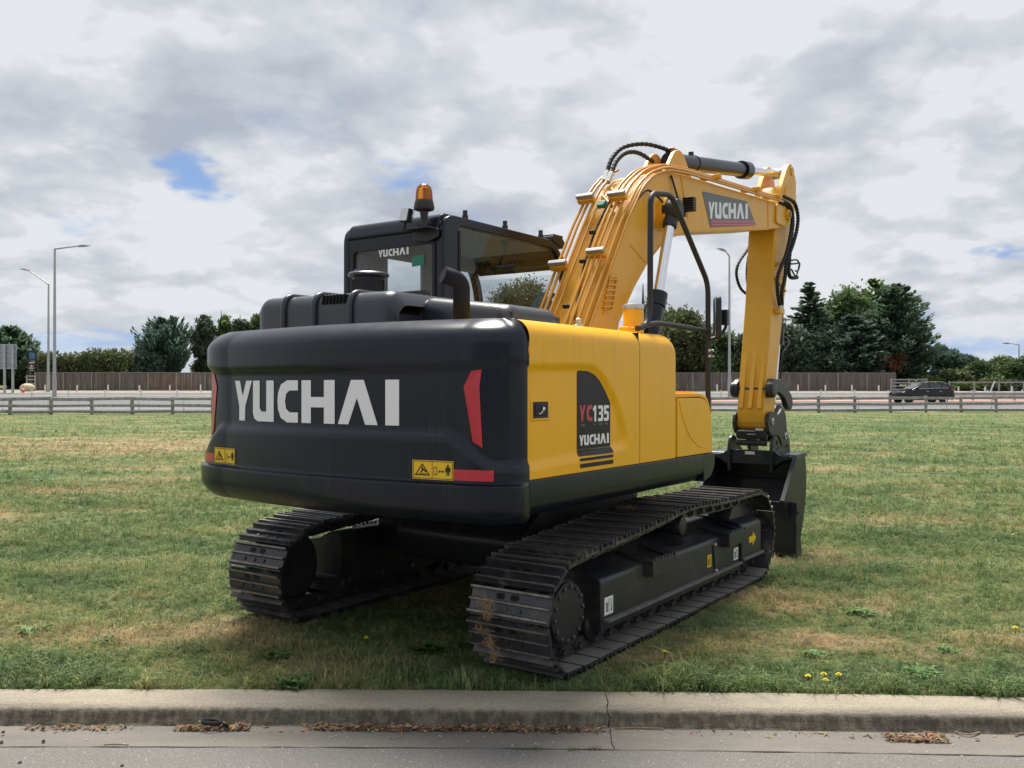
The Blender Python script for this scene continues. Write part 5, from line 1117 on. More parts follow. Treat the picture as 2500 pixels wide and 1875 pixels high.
# ------------------------------------------------------------------ post-and-rail fence along the lawn
def make_rail_fence():
    A, B = Vector(((0-1250)/F_PX*55.6, 55.6, 0)), Vector(((2500-1250)/F_PX*60.6, 60.6, 0)); dv = (B-A); L = dv.length; dv /= L
    root = empty('rail_fence', (0, 58, terrain(0, 58))); tag(root, 'low weathered timber post and rail fence along the far edge of the lawn', 'fence')
    root_i = Matrix.Translation(root.location).inverted(); rz = math.atan2(dv.y, dv.x); r = random.Random(5)
    post = MB(); post.prism(rounded([(-.09, -.07), (.09, -.07), (.09, .07), (-.09, .07)], .03, 3), -.2, 1.06, 'z'); pm = post.mesh('post', 'weather_wood', 35)
    rails = []
    for i in range(3):
        m = MB(); m.prism(rounded([(-.055, -.09), (.055, -.09), (.05, .09), (-.05, .09)], .02, 2), -1.235, 1.235, 'x'); rails.append(m.mesh('rail', 'weather_wood', 35))
    s0 = .60; sp = 2.44; n = int(L/sp)+10
    for i in range(-5, n):
        s = s0+i*sp; p = A+dv*s; z = terrain(p.x, p.y)
        if i in (20, ): pass
        o = bpy.data.objects.new('post', pm); link(o, root); o.location = Vector((p.x, p.y, z))-root.location; o.rotation_euler = (r.uniform(-.02, .02), r.uniform(-.03, .03), rz+r.uniform(-.1, .1)); o.scale = (r.uniform(.85, 1.1), 1, r.uniform(.96, 1.06))
        q = A+dv*(s+sp/2); zq = terrain(q.x, q.y)
        for k, h in enumerate((.16, .55, .95)):
            o = bpy.data.objects.new('rail', rails[k]); link(o, root); o.location = Vector((q.x-dv.y*-.10, q.y-.10, zq+h+r.uniform(-.025, .025)))-root.location; o.rotation_euler = (0, r.uniform(-.018, .018), rz); o.scale = (1, 1, r.uniform(.85, 1.08))
    return root
make_rail_fence()

# ------------------------------------------------------------------ tall paling fence behind the highway
def make_paling_fence():
    x0, x1, Y = (86-1250)/F_PX*92, (2240-1250)/F_PX*90.5, None
    A, B = Vector((x0, 92.0, 0)), Vector((x1, 90.5, 0)); L = (B-A).length; d = (B-A)/L; rz = math.atan2(d.y, d.x)
    root = empty('paling_fence', (A.x, A.y, terrain(A.x, A.y))); tag(root, 'tall grey-brown paling fence behind the highway', 'fence'); root.rotation_euler = (0, 0, rz)
    r = random.Random(8); bay = 2.9; n = int(L/bay); H = 1.86
    for i in range(n):
        m = MB(); x = 0
        while x < bay-.02:
            w = min(r.uniform(.135, .16), bay-x); dy = r.choice((0, 0, .012, .02)); m.box(x+.006, x+w-.006, -.012-dy, .010-dy, .04, H-.05+r.uniform(-.01, .01)); x += w
        zo = terrain(0, A.y+d.y*(i+.5)*bay)-root.location.z
        o = m.build('fence_bay', 'paling_wood', root, 0); o.location = (i*bay, 0, zo)
        m = MB(); m.box(-.02, bay-.02, -.05, .05, H-.05, H); o = m.build('capping', 'fence_top', root, 0); o.location = (i*bay, 0, zo)
        m = MB(); m.box(-.05, .05, -.045, .06, -.1, H-.06); o = m.build('fence_post', 'fence_top', root, 0); o.location = (i*bay, -.02, zo)
        m = MB(); m.box(0, bay, -.03, .03, 0, .05); o = m.build('bottom_board', 'weather_wood', root, 0); o.location = (i*bay, 0, zo)
make_paling_fence()
def small_rails(name, px0, px1, D, hs, label, cat, step=2.2):
    a, b = ground_at(px0, D), ground_at(px1, D); root = empty(name, a); tag(root, label, cat); L = (b-a).length
    for h in hs: m = MB(); m.box(0, L, -.03, .03, h-.07, h+.07); m.build('rail', 'weather_wood', root, 0)
    k = int(L/step)+1
    for i in range(k+1): m = MB(); m.box(i*L/k-.07, i*L/k+.07, -.05, .05, -.1, max(hs)+.12); m.build('post', 'weather_wood', root, 0)
small_rails('board_fence', 2176, 2262, 88, (.30, .62, .95, 1.25), 'short board fence in front of the right end of the paling fence', 'fence')
small_rails('yard_rail', 66, 86, 91, (.35, .75, 1.15, 1.5), 'short rail fence below the dark billboard at the end of the paling fence', 'fence')
small_rails('wire_fence', 2318, 2560, 89, (.95, ), 'thin low rail fence in front of the shrubs on the right', 'fence', 3.0)

# ------------------------------------------------------------------ street lamps
def street_lamp(base, H, arm_dx, arm_dz, label, r0=.13, head=.75, arm_dy=0.0):
    root = empty('street_lamp', base); tag(root, label, 'street lamp', 'street lamps along the highway')
    m = MB(); m.tube([(0, 0, -.1), (0, 0, 1.7)], [r0*1.25, r0*1.22], 12); m.build('pole_base', 'concrete_post', root, 60)
    m = MB(); m.tube([(0, 0, 1.6), (0, 0, H*.5), (0, 0, H)], [r0, r0*.82, r0*.6], 12); m.build('pole', 'galvanised', root, 60)
    m = MB(); m.tube([(0, 0, H-.02), (arm_dx, arm_dy, H+arm_dz)], [r0*.55, r0*.36], 8); m.build('bracket_arm', 'galvanised', root, 60)
    s = 1 if arm_dx >= 0 else -1; sl = arm_dz/abs(arm_dx)*.45
    m = MB(); m.add([(arm_dx-s*.10, -.12, H+arm_dz+.02), (arm_dx-s*.10, .12, H+arm_dz+.02), (arm_dx+s*head*.35, .19, H+arm_dz+.12*0+sl*head*.35+.06), (arm_dx+s*head*.35, -.19, H+arm_dz+sl*head*.35+.06), (arm_dx+s*head, 0, H+arm_dz+sl*head*.6),
                    (arm_dx-s*.10, -.10, H+arm_dz-.09), (arm_dx-s*.10, .10, H+arm_dz-.09), (arm_dx+s*head*.35, .16, H+arm_dz+sl*head*.35-.10), (arm_dx+s*head*.35, -.16, H+arm_dz+sl*head*.35-.10), (arm_dx+s*head*.96, 0, H+arm_dz+sl*head*.6-.05)],
                   [(0, 1, 2, 3), (3, 2, 4), (5, 8, 7, 6), (8, 9, 7), (0, 3, 8, 5), (1, 6, 7, 2), (3, 4, 9, 8), (2, 7, 9, 4), (0, 5, 6, 1)]); m.build('lamp_head', 'sign_back', root, 60)
def lamp_px(pxb, D, ytop, head_px, head_py, label, r0, head):
    b = ground_at(pxb, D); H = at(pxb, ytop, D).z-b.z; h = at(head_px, head_py, D); street_lamp(b, H, h.x-b.x, h.z-b.z-H, label, r0, head)
lamp_px(133, 80, 607, 193, 600, 'tallest street lamp on the left, its arm reaching right', .15, 1.0)
lamp_px(118, 89, 693, 70, 660, 'shorter street lamp on the left, its sloping arm reaching left', .13, .95)
lamp_px(1781, 80, 624, 1770, 612, 'slim street lamp standing behind the excavator arm, its head to the left', .13, .75)
lamp_px(2488, 105, 841, 2462, 838, 'distant street lamp above the shrubs at the right edge', .10, .7)
lamp_px(2296, 120, 890, 2289, 882, 'small far street lamp in front of the dark trees on the right', .09, .5)

# ------------------------------------------------------------------ marker posts
def post_proto(h, w):
    m = MB(); m.prism(rounded([(-w/2, -.02), (w/2, -.02), (w/2, .02), (-w/2, .02)], .01, 2), -.05, h, 'z'); return m.mesh('marker_post', ['white_post', 'rubber'], 35)
def marker_row(pxs, D, h, w, label, group):
    me = post_proto(h, w); r = random.Random(int(D*10))
    for px in pxs:
        o = bpy.data.objects.new('marker_post', me); link(o); o.location = ground_at(px, D+r.uniform(-.2, .2)); o.rotation_euler = (0, r.uniform(-.03, .03), r.uniform(-.2, .2)); o.scale = (1, 1, r.uniform(.93, 1.06)); tag(o, label, 'marker post', group)
marker_row([33, 110, 188, 264, 340, 415, 490, 1751, 1816, 1948, 2015, 2080, 2145, 2211], 88.3, .72, .13, 'white marker post in the far row, close to the paling fence', 'far row of marker posts')
marker_row([78, 167, 256, 345, 433, 1760, 2004, 2086, 2168, 2330, 2411, 2495], 80.4, .60, .13, 'white marker post in the middle row, beside the highway lanes', 'middle row of marker posts')
marker_row([7, 118, 230, 339, 449, 2096, 2205, 2311, 2420], 61.8, .80, .11, 'white marker post just behind the low rail fence', 'near row of marker posts')
marker_row([2340, 2405, 2470], 86.5, .66, .14, 'white post of the row before the shrubs on the right', 'posts before the shrubs')
o = bpy.data.objects.new('leaning_post', post_proto(1.35, .12)); link(o); o.location = ground_at(2415, 84); o.rotation_euler = (0, math.radians(23), 0); tag(o, 'white post leaning to the right before the shrubs', 'post')

# ------------------------------------------------------------------ steel guardrail at the right
def guardrail():
    a, b = ground_at(2322, 73.5), ground_at(2640, 73.5); root = empty('guardrail', a); tag(root, 'galvanised steel guardrail behind the dark car', 'guardrail'); L = (b-a).length
    pr = [(-.02, .42), (-.09, .46), (-.09, .50), (-.02, .56), (-.02, .60), (-.09, .66), (-.09, .70), (-.02, .74), (0, .74), (-.06, .69), (0, .61), (0, .55), (-.06, .48), (0, .42)]
    m = MB(); m.prism(pr, 0, L, 'x'); m.build('beam', 'galvanised', root, 30)
    for i in range(int(L/1.7)+1): m = MB(); m.box(i*1.7, i*1.7+.16, 0, .15, -.1, .82); m.build('post', 'concrete_post', root, 0)
guardrail()

# ------------------------------------------------------------------ sign, billboard, cone, boulder on the left
def road_sign():
    D = 87; a = ground_at(14, D); root = empty('road_sign', a); tag(root, 'grey back of a large road sign on two posts at the left edge', 'road sign')
    sc = D/F_PX; w = 40*sc; zt, zb = at(0, 840, D).z-a.z, at(0, 901, D).z-a.z
    for x in (0, 20*sc): m = MB(); m.box(x-.09, x+.09, -.28, -.10, -.1, zt-.05); m.build('post', 'galvanised', root, 0)
    m = MB(); m.box(-13*sc, 27*sc, -.06, 0, zb, zt); m.build('panel', 'sign_back', root, 0)
    for q in (.03, .30, .53, .72, .97): z = zb+(zt-zb)*q; m = MB(); m.box(-13*sc, 27*sc, -.10, -.06, z-.05, z+.05); m.build('batten', 'galvanised', root, 0)
road_sign()
def billboard():
    D = 94; a = ground_at(80, D); root = empty('billboard', a); tag(root, 'narrow dark upright billboard with a blue picture above the paling fence', 'billboard'); s = D/F_PX
    z = lambda py: at(80, py, D).z-a.z
    m = MB(); m.box(-9.5*s, 8.5*s, -.10, .10, z(907), z(855)); bd = m.build('board', 'sign_dark', root, 0)
    m = MB(); m.box(9.5*s, 12*s, .1, .3, z(907), z(862)); m.build('side_board', 'sign_back', root, 0)
    m = MB(); m.add([(-7*s, -.12, z(860)), (5*s, -.12, z(862)), (7.5*s, -.12, z(870)), (5*s, -.12, z(876)), (-6*s, -.12, z(877)), (-8*s, -.12, z(868))], [(0, 1, 2, 3, 4, 5)]); m.build('picture', 'sign_blue', bd, 0)
    for y0, y1, x0, x1, mt in ((881, 881.8, -3, 7, 'sign_white'), (884, 886.5, -7.5, 6.5, 'sign_white'), (887.6, 889, -7, 6, 'red_vinyl'), (892, 895.5, -4.5, 3, 'sign_white'), (897.5, 900, -8, 7, 'sign_white'), (903.5, 905, -6, 4, 'sign_white')):
        m = MB(); m.box(x0*s, x1*s, -.125, -.115, z(y1), z(y0)); m.build('print_line', mt, bd, 0)
    for x in (-6, 5): m = MB(); m.box(x*s-.06, x*s+.06, .0, .12, -.1, z(900)); m.build('post', 'weather_wood', root, 0)
billboard()
def cone():
    b = ground_at(56.5, 86.8); root = empty('traffic_cone', b); tag(root, 'orange traffic cone beside the highway, left of the lamps', 'traffic cone')
    m = MB(); m.box(-.20, .20, -.20, .20, 0, .05); m.build('base', 'cone_orange', root, 0, .02)
    m = MB(); m.lathe([(.15, .05), (.03, .80), (.02, .81)], (0, 0, 0), 16); m.build('body', 'cone_orange', root, 60)
    m = MB(); m.lathe([(.108, .32), (.076, .52), (.07, .52)], (0, 0, 0), 16); m.build('band', 'cone_white', root, 60)
cone()
def boulder():
    b = ground_at(66.5, 90); m = MB(); r = random.Random(2)
    m.grid(lambda u, v: (b.x+.75*math.sin(PI*v)*math.cos(2*PI*u)*(1+.06*math.sin(3*2*PI*u)), b.y+.5*math.sin(PI*v)*math.sin(2*PI*u), b.z+.32+.48*math.cos(PI*v)*(1+.05*math.sin(2*2*PI*u))), 28, 16)
    o = m.build('boulder', 'boulder', None, 180); tag(o, 'rounded pale boulder beside the orange traffic cone', 'boulder')
boulder()

# ------------------------------------------------------------------ dark hatchback on the highway
def make_car():
    D = 70.0; c = ground_at(2249, D); root = empty('car', (c.x, c.y, c.z+.035), 0.0); tag(root, 'black five-door car driving left on the highway', 'car'); root.rotation_euler = (0, 0, math.radians(2))
    # car runs along -x; stations: x, half width, sill z, belt z
    st = [(-2.28, .62, .42, .62), (-2.22, .74, .30, .74), (-2.05, .82, .24, .84), (-1.6, .88, .21, .93), (-1.0, .90, .20, 1.01), (-.4, .905, .20, 1.04), (.3, .905, .20, 1.06), (1.0, .90, .20, 1.09), (1.6, .88, .22, 1.12), (2.0, .85, .30, 1.13), (2.2, .80, .38, 1.05), (2.27, .70, .46, .85)]
    m = MB(); rows = []
    for x, w, s, b in st:
        hw = [(-w*.90, s), (-w, s+.16), (-w*1.01, s+.30), (-w, (s+b)/2+.08), (-w*.965, b), (0, b+.035 if x < -.9 else b), (w*.965, b), (w, (s+b)/2+.08), (w*1.01, s+.30), (w, s+.16), (w*.90, s)]; rows.append([(x, y, z) for y, z in hw])
    k = len(rows[0]); vs = [p for r_ in rows for p in r_]; fs = [(i*k+j, i*k+j+1, (i+1)*k+j+1, (i+1)*k+j) for i in range(len(rows)-1) for j in range(k-1)]+[(i*k, (i+1)*k, (i+1)*k+k-1, i*k+k-1) for i in range(len(rows)-1)]+[tuple(range(k)), tuple(range((len(rows)-1)*k, len(rows)*k))]
    m.add(vs, fs); body = m.build('body', 'car_paint', root, 50)
    gh = [(-1.05, .86, 1.00), (-.35, .70, 1.46), (.3, .70, 1.545), (1.1, .69, 1.53), (1.70, .66, 1.43), (2.10, .80, 1.10)]
    m = MB(); b_ = [(-1.12, -.84, 1.0), (2.12, -.82, 1.09), (2.12, .82, 1.09), (-1.12, .84, 1.0)]; t_ = [(-.28, -.66, 1.46), (.4, -.66, 1.54), (1.2, -.66, 1.53), (1.78, -.62, 1.42)]
    P = [(-1.10, .84, 1.0), (-.25, .67, 1.47), (.45, .66, 1.545), (1.2, .66, 1.535), (1.82, .63, 1.42), (2.12, .80, 1.09)]
    vs = [(x, -w, z) for x, w, z in P]+[(x, w, z) for x, w, z in P]; m.add(vs, [(0, 1, 2, 3, 4, 5)[::-1], (6, 7, 8, 9, 10, 11)]+[(i, i+1, i+7, i+6) for i in range(5)]); m.build('greenhouse', 'car_paint', root, 30, .03)
    def quad_side(pts, name, mat, off):
        for s in (-1, 1):
            mm = MB(); vs_ = []
            for x, z in pts:
                q = (z-1.0)/.5; w = .845-.175*min(1, q)+off; vs_.append((x, s*w, z))
            mm.add(vs_, [tuple(range(len(pts)))]); mm.build(name, mat, root, 0)
    quad_side([(-.88, 1.075), (-.18, 1.44), (.22, 1.475), (.20, 1.10)], 'side_window', 'car_glass', .012); quad_side([(.29, 1.10), (.31, 1.48), (1.0, 1.475), (1.18, 1.36), (1.22, 1.13)], 'side_window', 'car_glass', .012); quad_side([(1.27, 1.135), (1.24, 1.36), (1.52, 1.36), (1.72, 1.155)], 'side_window', 'car_glass', .012)
    quad_side([(-.95, 1.052), (1.75, 1.125), (1.75, 1.142), (-.95, 1.07)], 'window_trim', 'car_chrome', .013)
    m = MB(); m.add([(-1.05, -.74, 1.055), (-1.05, .74, 1.055), (-.29, .60, 1.475), (-.29, -.60, 1.475)], [(0, 1, 2, 3)]); o = m.build('windscreen', 'car_glass', root, 0); o.location = (-.02, 0, .012)
    m = MB(); m.add([(1.86, -.56, 1.40), (1.86, .56, 1.40), (2.12, .70, 1.14), (2.12, -.70, 1.14)], [(0, 1, 2, 3)]); o = m.build('rear_window', 'car_glass', root, 0); o.location = (.012, 0, .008)
    m = MB(); m.add([(1.70, -.62, 1.47), (1.70, .62, 1.47), (2.02, .58, 1.45), (2.02, -.58, 1.45), (1.70, -.62, 1.50), (1.70, .62, 1.50), (2.0, .58, 1.475), (2.0, -.58, 1.475)], [(0, 1, 2, 3), (4, 5, 6, 7), (0, 1, 5, 4), (1, 2, 6, 5), (2, 3, 7, 6), (3, 0, 4, 7)]); m.build('spoiler', 'car_paint', root, 0)
    for s in (-1, 1):
        m = MB(); m.tube([(-.1, s*.60, 1.52), (.4, s*.60, 1.60), (1.3, s*.59, 1.585), (1.65, s*.58, 1.50)], .02, 6); m.build('roof_rail', 'car_chrome', root, 60)
        m = MB(); m.box(-.82, -.66, s*.86, s*1.03, 1.06, 1.19); m.build('wing_mirror', 'car_paint', root, 35, .03)
        m = MB(); m.add([(-2.19, s*.70, .70), (-1.72, s*.885, .80), (-1.66, s*.885, .90), (-2.05, s*.78, .845)], [(0, 1, 2, 3)]); o = m.build('headlight', 'headlight', root, 0); o.location = (-.02, s*.012, .01)
        m = MB(); m.add([(1.82, s*.885, .98), (2.20, s*.815, .97), (2.16, s*.82, 1.09), (1.90, s*.875, 1.09)], [(0, 1, 2, 3)]); o = m.build('taillight', 'taillight', root, 0); o.location = (.01, s*.015, 0)
        m = MB(); m.box(-1.0, 1.05, s*.895, s*.915, .20, .30); m.build('sill', 'car_trim', root, 0)
        for z in (.86, ):
            for x in (-.02, .98): m = MB(); m.box(x, x+.17, s*.905, s*.93, z, z+.03); m.build('door_handle', 'car_chrome', root, 0)
        for x in (-1.42, 1.30):
            m = MB(); m.lathe([(.395, 0), (.395, .012)] if s > 0 else [(.395, -.012), (.395, 0)], (x, s*.905, .36), 24, 'y'); m.build('wheel_arch', 'car_trim', root, 35)
            m = MB(); m.lathe([(.24, -.11), (.32, -.11), (.335, -.08), (.335, .08), (.32, .11), (.24, .11)], (x, s*.83, .335), 28, 'y'); wh = m.build('wheel', 'car_tyre', root, 40)
            m = MB(); m.lathe([(.235, s*.09), (.215, s*.095), (.05, s*.105), (.02, s*.11)], (x, s*.83, .335), 20, 'y'); m.build('rim', 'car_rim', wh, 40)
    m = MB(); m.box(-2.30, -2.24, -.62, .62, .36, .52); m.build('front_grille', 'car_trim', root, 0, .02)
    m = MB(); m.box(2.22, 2.30, -.70, .70, .44, .62); m.build('rear_bumper', 'car_trim', root, 0, .02)
    root.scale = (.99, 1, 1.03)
make_car()

# ------------------------------------------------------------------ unseen low building, added behind the camera for dark, streaked reflections in black paint
def make_added_building():
    material('render_wall', (.30, .31, .31), .8, var=.12, vscale=.4); material('dark_glazing', (.02, .025, .03), .1, spec=.6); material('steel_roof', (.10, .11, .12), .5, metal=.3)
    root = empty('added_building', (-6, -30, .1)); tag(root, 'long low building added behind the camera, unseen except as reflections in the black counterweight', 'building')
    m = MB(); m.box(-34, 34, -14, 0, -.3, 5.4); m.build('wall', 'render_wall', root, 0)
    m = MB(); m.prism([(-15, 5.4), (.8, 5.4), (.8, 5.7), (-7, 7.4), (-15, 5.7)], -35, 35, 'x'); m.build('roof', 'steel_roof', root, 0)
    for i in range(14):
        x = -32+i*4.75; m = MB(); m.box(x, x+2.9, 0, .06, .9 if i % 4 else .0, 3.9); w = m.build('window' if i % 4 else 'door', 'dark_glazing', root, 0)
        m = MB(); m.box(x+1.4, x+1.5, .06, .10, .9 if i % 4 else .0, 3.9); m.build('frame', 'white_post', w, 0)
make_added_building()

# ------------------------------------------------------------------ trees
def leaf_object(name, V, mat, tint, parent):
    """V: (N,4,3) quads in the parent's space; tint: (N,) brightness"""
    n = len(V); me = bpy.data.meshes.new(name); me.vertices.add(n*4); me.vertices.foreach_set('co', V.reshape(-1).astype(np.float32))
    me.loops.add(n*4); me.loops.foreach_set('vertex_index', np.arange(n*4, dtype=np.int32)); me.polygons.add(n); me.polygons.foreach_set('loop_start', np.arange(0, n*4, 4, dtype=np.int32))
    at_ = me.color_attributes.new('tint', 'FLOAT_COLOR', 'POINT'); c = np.ones((n*4, 4), np.float32); t3 = tint if tint.ndim == 2 else np.stack([tint]*3, 1); c[:, :3] = np.repeat(t3, 4, 0); at_.data.foreach_set('color', c.reshape(-1))
    me.materials.append(MATS[mat]); me.update(calc_edges=True); me.validate(); o = bpy.data.objects.new(name, me); return link(o, parent)
def quads_from(c, d, n, L, W):
    """centre, direction, normal, half length, half width -> diamond-ish leaf sprays"""
    d = d/np.maximum(1e-6, np.linalg.norm(d, axis=1))[:, None]; b = np.cross(n, d); b /= np.maximum(1e-6, np.linalg.norm(b, axis=1))[:, None]
    L = np.asarray(L)[:, None]; W = np.asarray(W)[:, None]; return np.stack([c-d*L, c+b*W-d*L*.1, c+d*L, c-b*W+d*L*.2], 1)
def trunk_mesh(root, H, r, limbs, rg, bark='bark', name='trunk'):
    m = MB(); m.tube([(0, 0, -.2), (.02*H*rg.normal(), 0, H*.35), (0, 0, H*.75), (0, 0, H*.97)], [r*1.25, r, r*.5, r*.1], 8)
    for (p, q) in limbs: m.tube([p, (np.array(p)+np.array(q))/2+np.array([0, 0, .06*H*.3]), q], [r*.35, r*.25, r*.08], 5)
    return m.build(name, bark, root, 60)
def crown_broad(H, R, z0, rg, lobes=9, clumps=34, leaves=46, size=.26, squash=1.0, droop=0.0, depth=None, spikes=0.0):
    R2 = depth or R; C = []; N = []; T = []; D = []; limbs = []
    top = H; hz = (top-z0)/2
    for k in range(lobes):
        ph = rg.uniform(0, 2*PI); rr = math.sqrt(rg.uniform(0, 1))*.62; zc = z0+hz*(.35+1.25*rg.uniform(0, 1)); taper = 1-.55*max(0, (zc-z0)/(top-z0)-.35)
        lc = np.array([R*rr*math.cos(ph)*taper, R2*rr*math.sin(ph)*taper, min(zc, top-.28*hz)]); lr = np.array([R*.46*taper, R2*.46*taper, hz*.42*squash])*rg.uniform(.75, 1.15)
        limbs.append(((0, 0, H*.3), tuple(lc))); lt = rg.uniform(.72, 1.25)
        for q in range(clumps):
            v = rg.normal(size=3); v /= np.linalg.norm(v); v[2] = abs(v[2])*.9-.25 if rg.uniform() < .8 else v[2]; cc = lc+v*lr*rg.uniform(.72, 1.05); ct = lt*rg.uniform(.65, 1.35); cr = R*.13*rg.uniform(.6, 1.3)
            nn = rg.normal(size=(leaves, 3))*cr*np.array([1, 1, .75]); p = cc+nn; C.append(p); dv = rg.normal(size=(leaves, 3))+v*.8; dv[:, 2] -= droop
            if spikes: dv[:, 2] += spikes
            D.append(dv); N.append(rg.normal(size=(leaves, 3))+v*.6+np.array([0, 0, .5])); T.append(np.clip(ct*rg.uniform(.75, 1.25, leaves), .3, 2.0))
    c = np.vstack(C); return quads_from(c, np.vstack(D), np.vstack(N), rg.uniform(.6, 1.4, len(c))*size, rg.uniform(.25, .6, len(c))*size), np.concatenate(T), limbs
def crown_conifer(H, R, z0, rg, tiers=22, per=13, up=.12, sprays=26, size=.36, shape=1.0, ragged=.25, tipup=.25):
    C = []; D = []; N = []; T = []; limbs = []
    for k in range(tiers):
        f = (k+rg.uniform(-.3, .3))/tiers; f = min(.985, max(0, f)); z = z0+(H-z0)*f; rad = R*(1-f)**shape*(1+.0*f)
        rad *= min(1, .55+f*2.2)
        for j in range(max(4, int(per*(1-.55*f)))):
            ph = rg.uniform(0, 2*PI); L = max(.25, rad*rg.uniform(1-ragged*1.6, 1+ragged)); bt = rg.uniform(.6, 1.4); tl = np.array([math.cos(ph), math.sin(ph), up+rg.normal()*.10])
            u = rg.uniform(.15, 1, sprays)**.75; pos = u[:, None]*L*tl+np.array([0, 0, z]); pos[:, 2] += tipup*L*u**2.5-.16*L*u; w = (.10+.16*(1-u))*L+.10
            side = np.array([-math.sin(ph), math.cos(ph), 0]); off = rg.normal(size=sprays)*w*.55; pos += side*off[:, None]; pos[:, 2] += rg.normal(size=sprays)*.06*L*.5-abs(off)*.15
            dv = tl+side*(np.sign(off)*.55)[:, None]+rg.normal(size=(sprays, 3))*.25; dv[:, 2] += tipup*u*1.1-.05
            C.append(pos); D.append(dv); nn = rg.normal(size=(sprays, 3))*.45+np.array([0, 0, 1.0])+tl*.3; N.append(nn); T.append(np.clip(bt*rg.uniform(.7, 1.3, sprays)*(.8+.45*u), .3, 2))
            if j % 3 == 0 and k % 2 == 0: limbs.append(((0, 0, z), tuple(np.array([0, 0, z])+tl*L*.8)))
    c = np.vstack(C); s = rg.uniform(.6, 1.35, len(c))*size; return quads_from(c, np.vstack(D), np.vstack(N), s, s*rg.uniform(.28, .5, len(c))), np.concatenate(T), limbs
def tree(name, px, D, ytop, halfpx, kind, mat, label, seed, group=None, z0f=.12, cat='tree', mat2=None, **kw):
    rg = np.random.default_rng(seed); b = ground_at(px, D); H = at(px, ytop, D).z-b.z; R = halfpx/F_PX*D
    root = empty(name, b); tag(root, label, cat, group)
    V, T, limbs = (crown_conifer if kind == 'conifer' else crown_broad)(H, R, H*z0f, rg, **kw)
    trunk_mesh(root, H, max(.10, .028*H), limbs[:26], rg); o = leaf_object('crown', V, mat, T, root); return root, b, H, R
tree('cypress_tree', 22, 97, 798, 78, 'conifer', 'leaf_dark_conifer', 'dark feathery cypress behind the grey road sign at the left edge', 21, z0f=.06, tiers=26, per=16, up=.25, tipup=.5, shape=.62, ragged=.35, size=.30, sprays=44)
tree('pine_tree', 402, 101, 786, 74, 'conifer', 'leaf_blue_conifer', 'dark bushy pine with upright tips behind the paling fence, left of the eucalypts', 22, z0f=.05, tiers=22, per=17, up=.45, tipup=.75, shape=.55, ragged=.30, size=.28, sprays=44)
tree('pine_tree', 350, 98, 862, 48, 'broad', 'leaf_blue_conifer', 'low dark pine bush at the foot of the tall pine behind the paling fence', 23, z0f=.05, lobes=9, clumps=26, leaves=44, size=.30, spikes=.6)
for i, (px, yt, hp, lb) in enumerate(((501, 762, 36, 'leftmost of the eucalypts beside the dark pine'), (540, 753, 30, 'second eucalypt from the dark pine'), (586, 762, 32, 'third eucalypt from the dark pine'), (634, 755, 28, 'eucalypt just left of the grey engine cowl'))):
    tree('eucalyptus_tree', px, 104+i*1.5, yt, hp, 'broad', ['leaf_grey_green', 'leaf_green', 'leaf_grey_green', 'leaf_green'][i], lb, 30+i, 'eucalypts behind the paling fence', z0f=.04, lobes=15, clumps=26, leaves=46, size=.24, squash=.8, droop=.5)
tree('broadleaf_tree', 800, 112, 722, 70, 'broad', 'leaf_green', 'tree whose top just shows above the grey engine cowl', 36, z0f=.1, lobes=12, clumps=26, leaves=40, size=.26)
# hedge of upright shoots between sign and pine
def hedge():
    rg = np.random.default_rng(41); a, b = ground_at(84, 95), ground_at(318, 96); root = empty('shelter_hedge', a); tag(root, 'light green hedge of upright leafy shoots behind the left paling fence', 'hedge'); n = 260; C = []; D = []; N = []; T = []
    m = MB()
    for i in range(n):
        u = rg.uniform(); x = (b.x-a.x)*u; y = rg.uniform(-.9, 1.2); H = at(0, 872, 95).z-a.z+rg.normal()*.32+(.3 if u > .5 else 0); lean = rg.normal()*.10; k = 60; s = rg.uniform(.15, 1.0, k)**.8; w = .26*(1-s)+.10
        p = np.stack([x+lean*s*H*.4+rg.normal(size=k)*w, y+rg.normal(size=k)*w, s*H], 1); C.append(p); dv = rg.normal(size=(k, 3))*.7; dv[:, 2] += .9; D.append(dv); N.append(rg.normal(size=(k, 3))); T.append(np.clip(rg.uniform(.6, 1.3)*rg.uniform(.7, 1.3, k), .3, 2)*(.75+.35*s))
        if i % 5 == 0: m.tube([(x, y, 0), (x+lean*H*.4, y, H*.9)], [.05, .01], 5)
    m.build('stem', 'bark', root, 60); c = np.vstack(C); leaf_object('crown', quads_from(c, np.vstack(D), np.vstack(N), rg.uniform(.12, .30, len(c)), rg.uniform(.05, .11, len(c))), 'leaf_olive', np.concatenate(T), root)
hedge()
tree('shrub', 62, 99, 905, 40, 'broad', 'leaf_dark_conifer', 'dark low shrub behind the boulder at the end of the paling fence', 24, cat='shrub', z0f=.02, lobes=8, clumps=20, leaves=36, size=.28)
# behind the cab and boom
tree('willow_tree', 1262, 95.5, 668, 105, 'broad', 'leaf_grey_green', 'feathery pale tree seen through the cab windows', 51, z0f=.04, lobes=20, clumps=36, leaves=50, size=.19, droop=.2, spikes=.5)
tree('willow_tree', 1400, 97, 700, 90, 'broad', 'leaf_green', 'leafy tree hidden mostly behind the lower boom', 52, z0f=.04, lobes=16, clumps=32, leaves=46, size=.21)
tree('broadleaf_tree', 1570, 96, 684, 62, 'broad', 'leaf_grey_green', 'dark leafy tree between the boom and the handrail', 53, z0f=.05, lobes=14, clumps=30, leaves=44, size=.22, spikes=.3)
tree('willow_tree', 1668, 94, 752, 76, 'broad', 'leaf_olive', 'yellowish willow seen through the handrail', 54, z0f=.04, lobes=16, clumps=34, leaves=46, size=.21, spikes=.7)
tree('broadleaf_tree', 1752, 98, 800, 62, 'broad', 'leaf_green', 'round green tree behind the slim lamp post', 55, z0f=.04, lobes=12, clumps=28, leaves=44, size=.25)
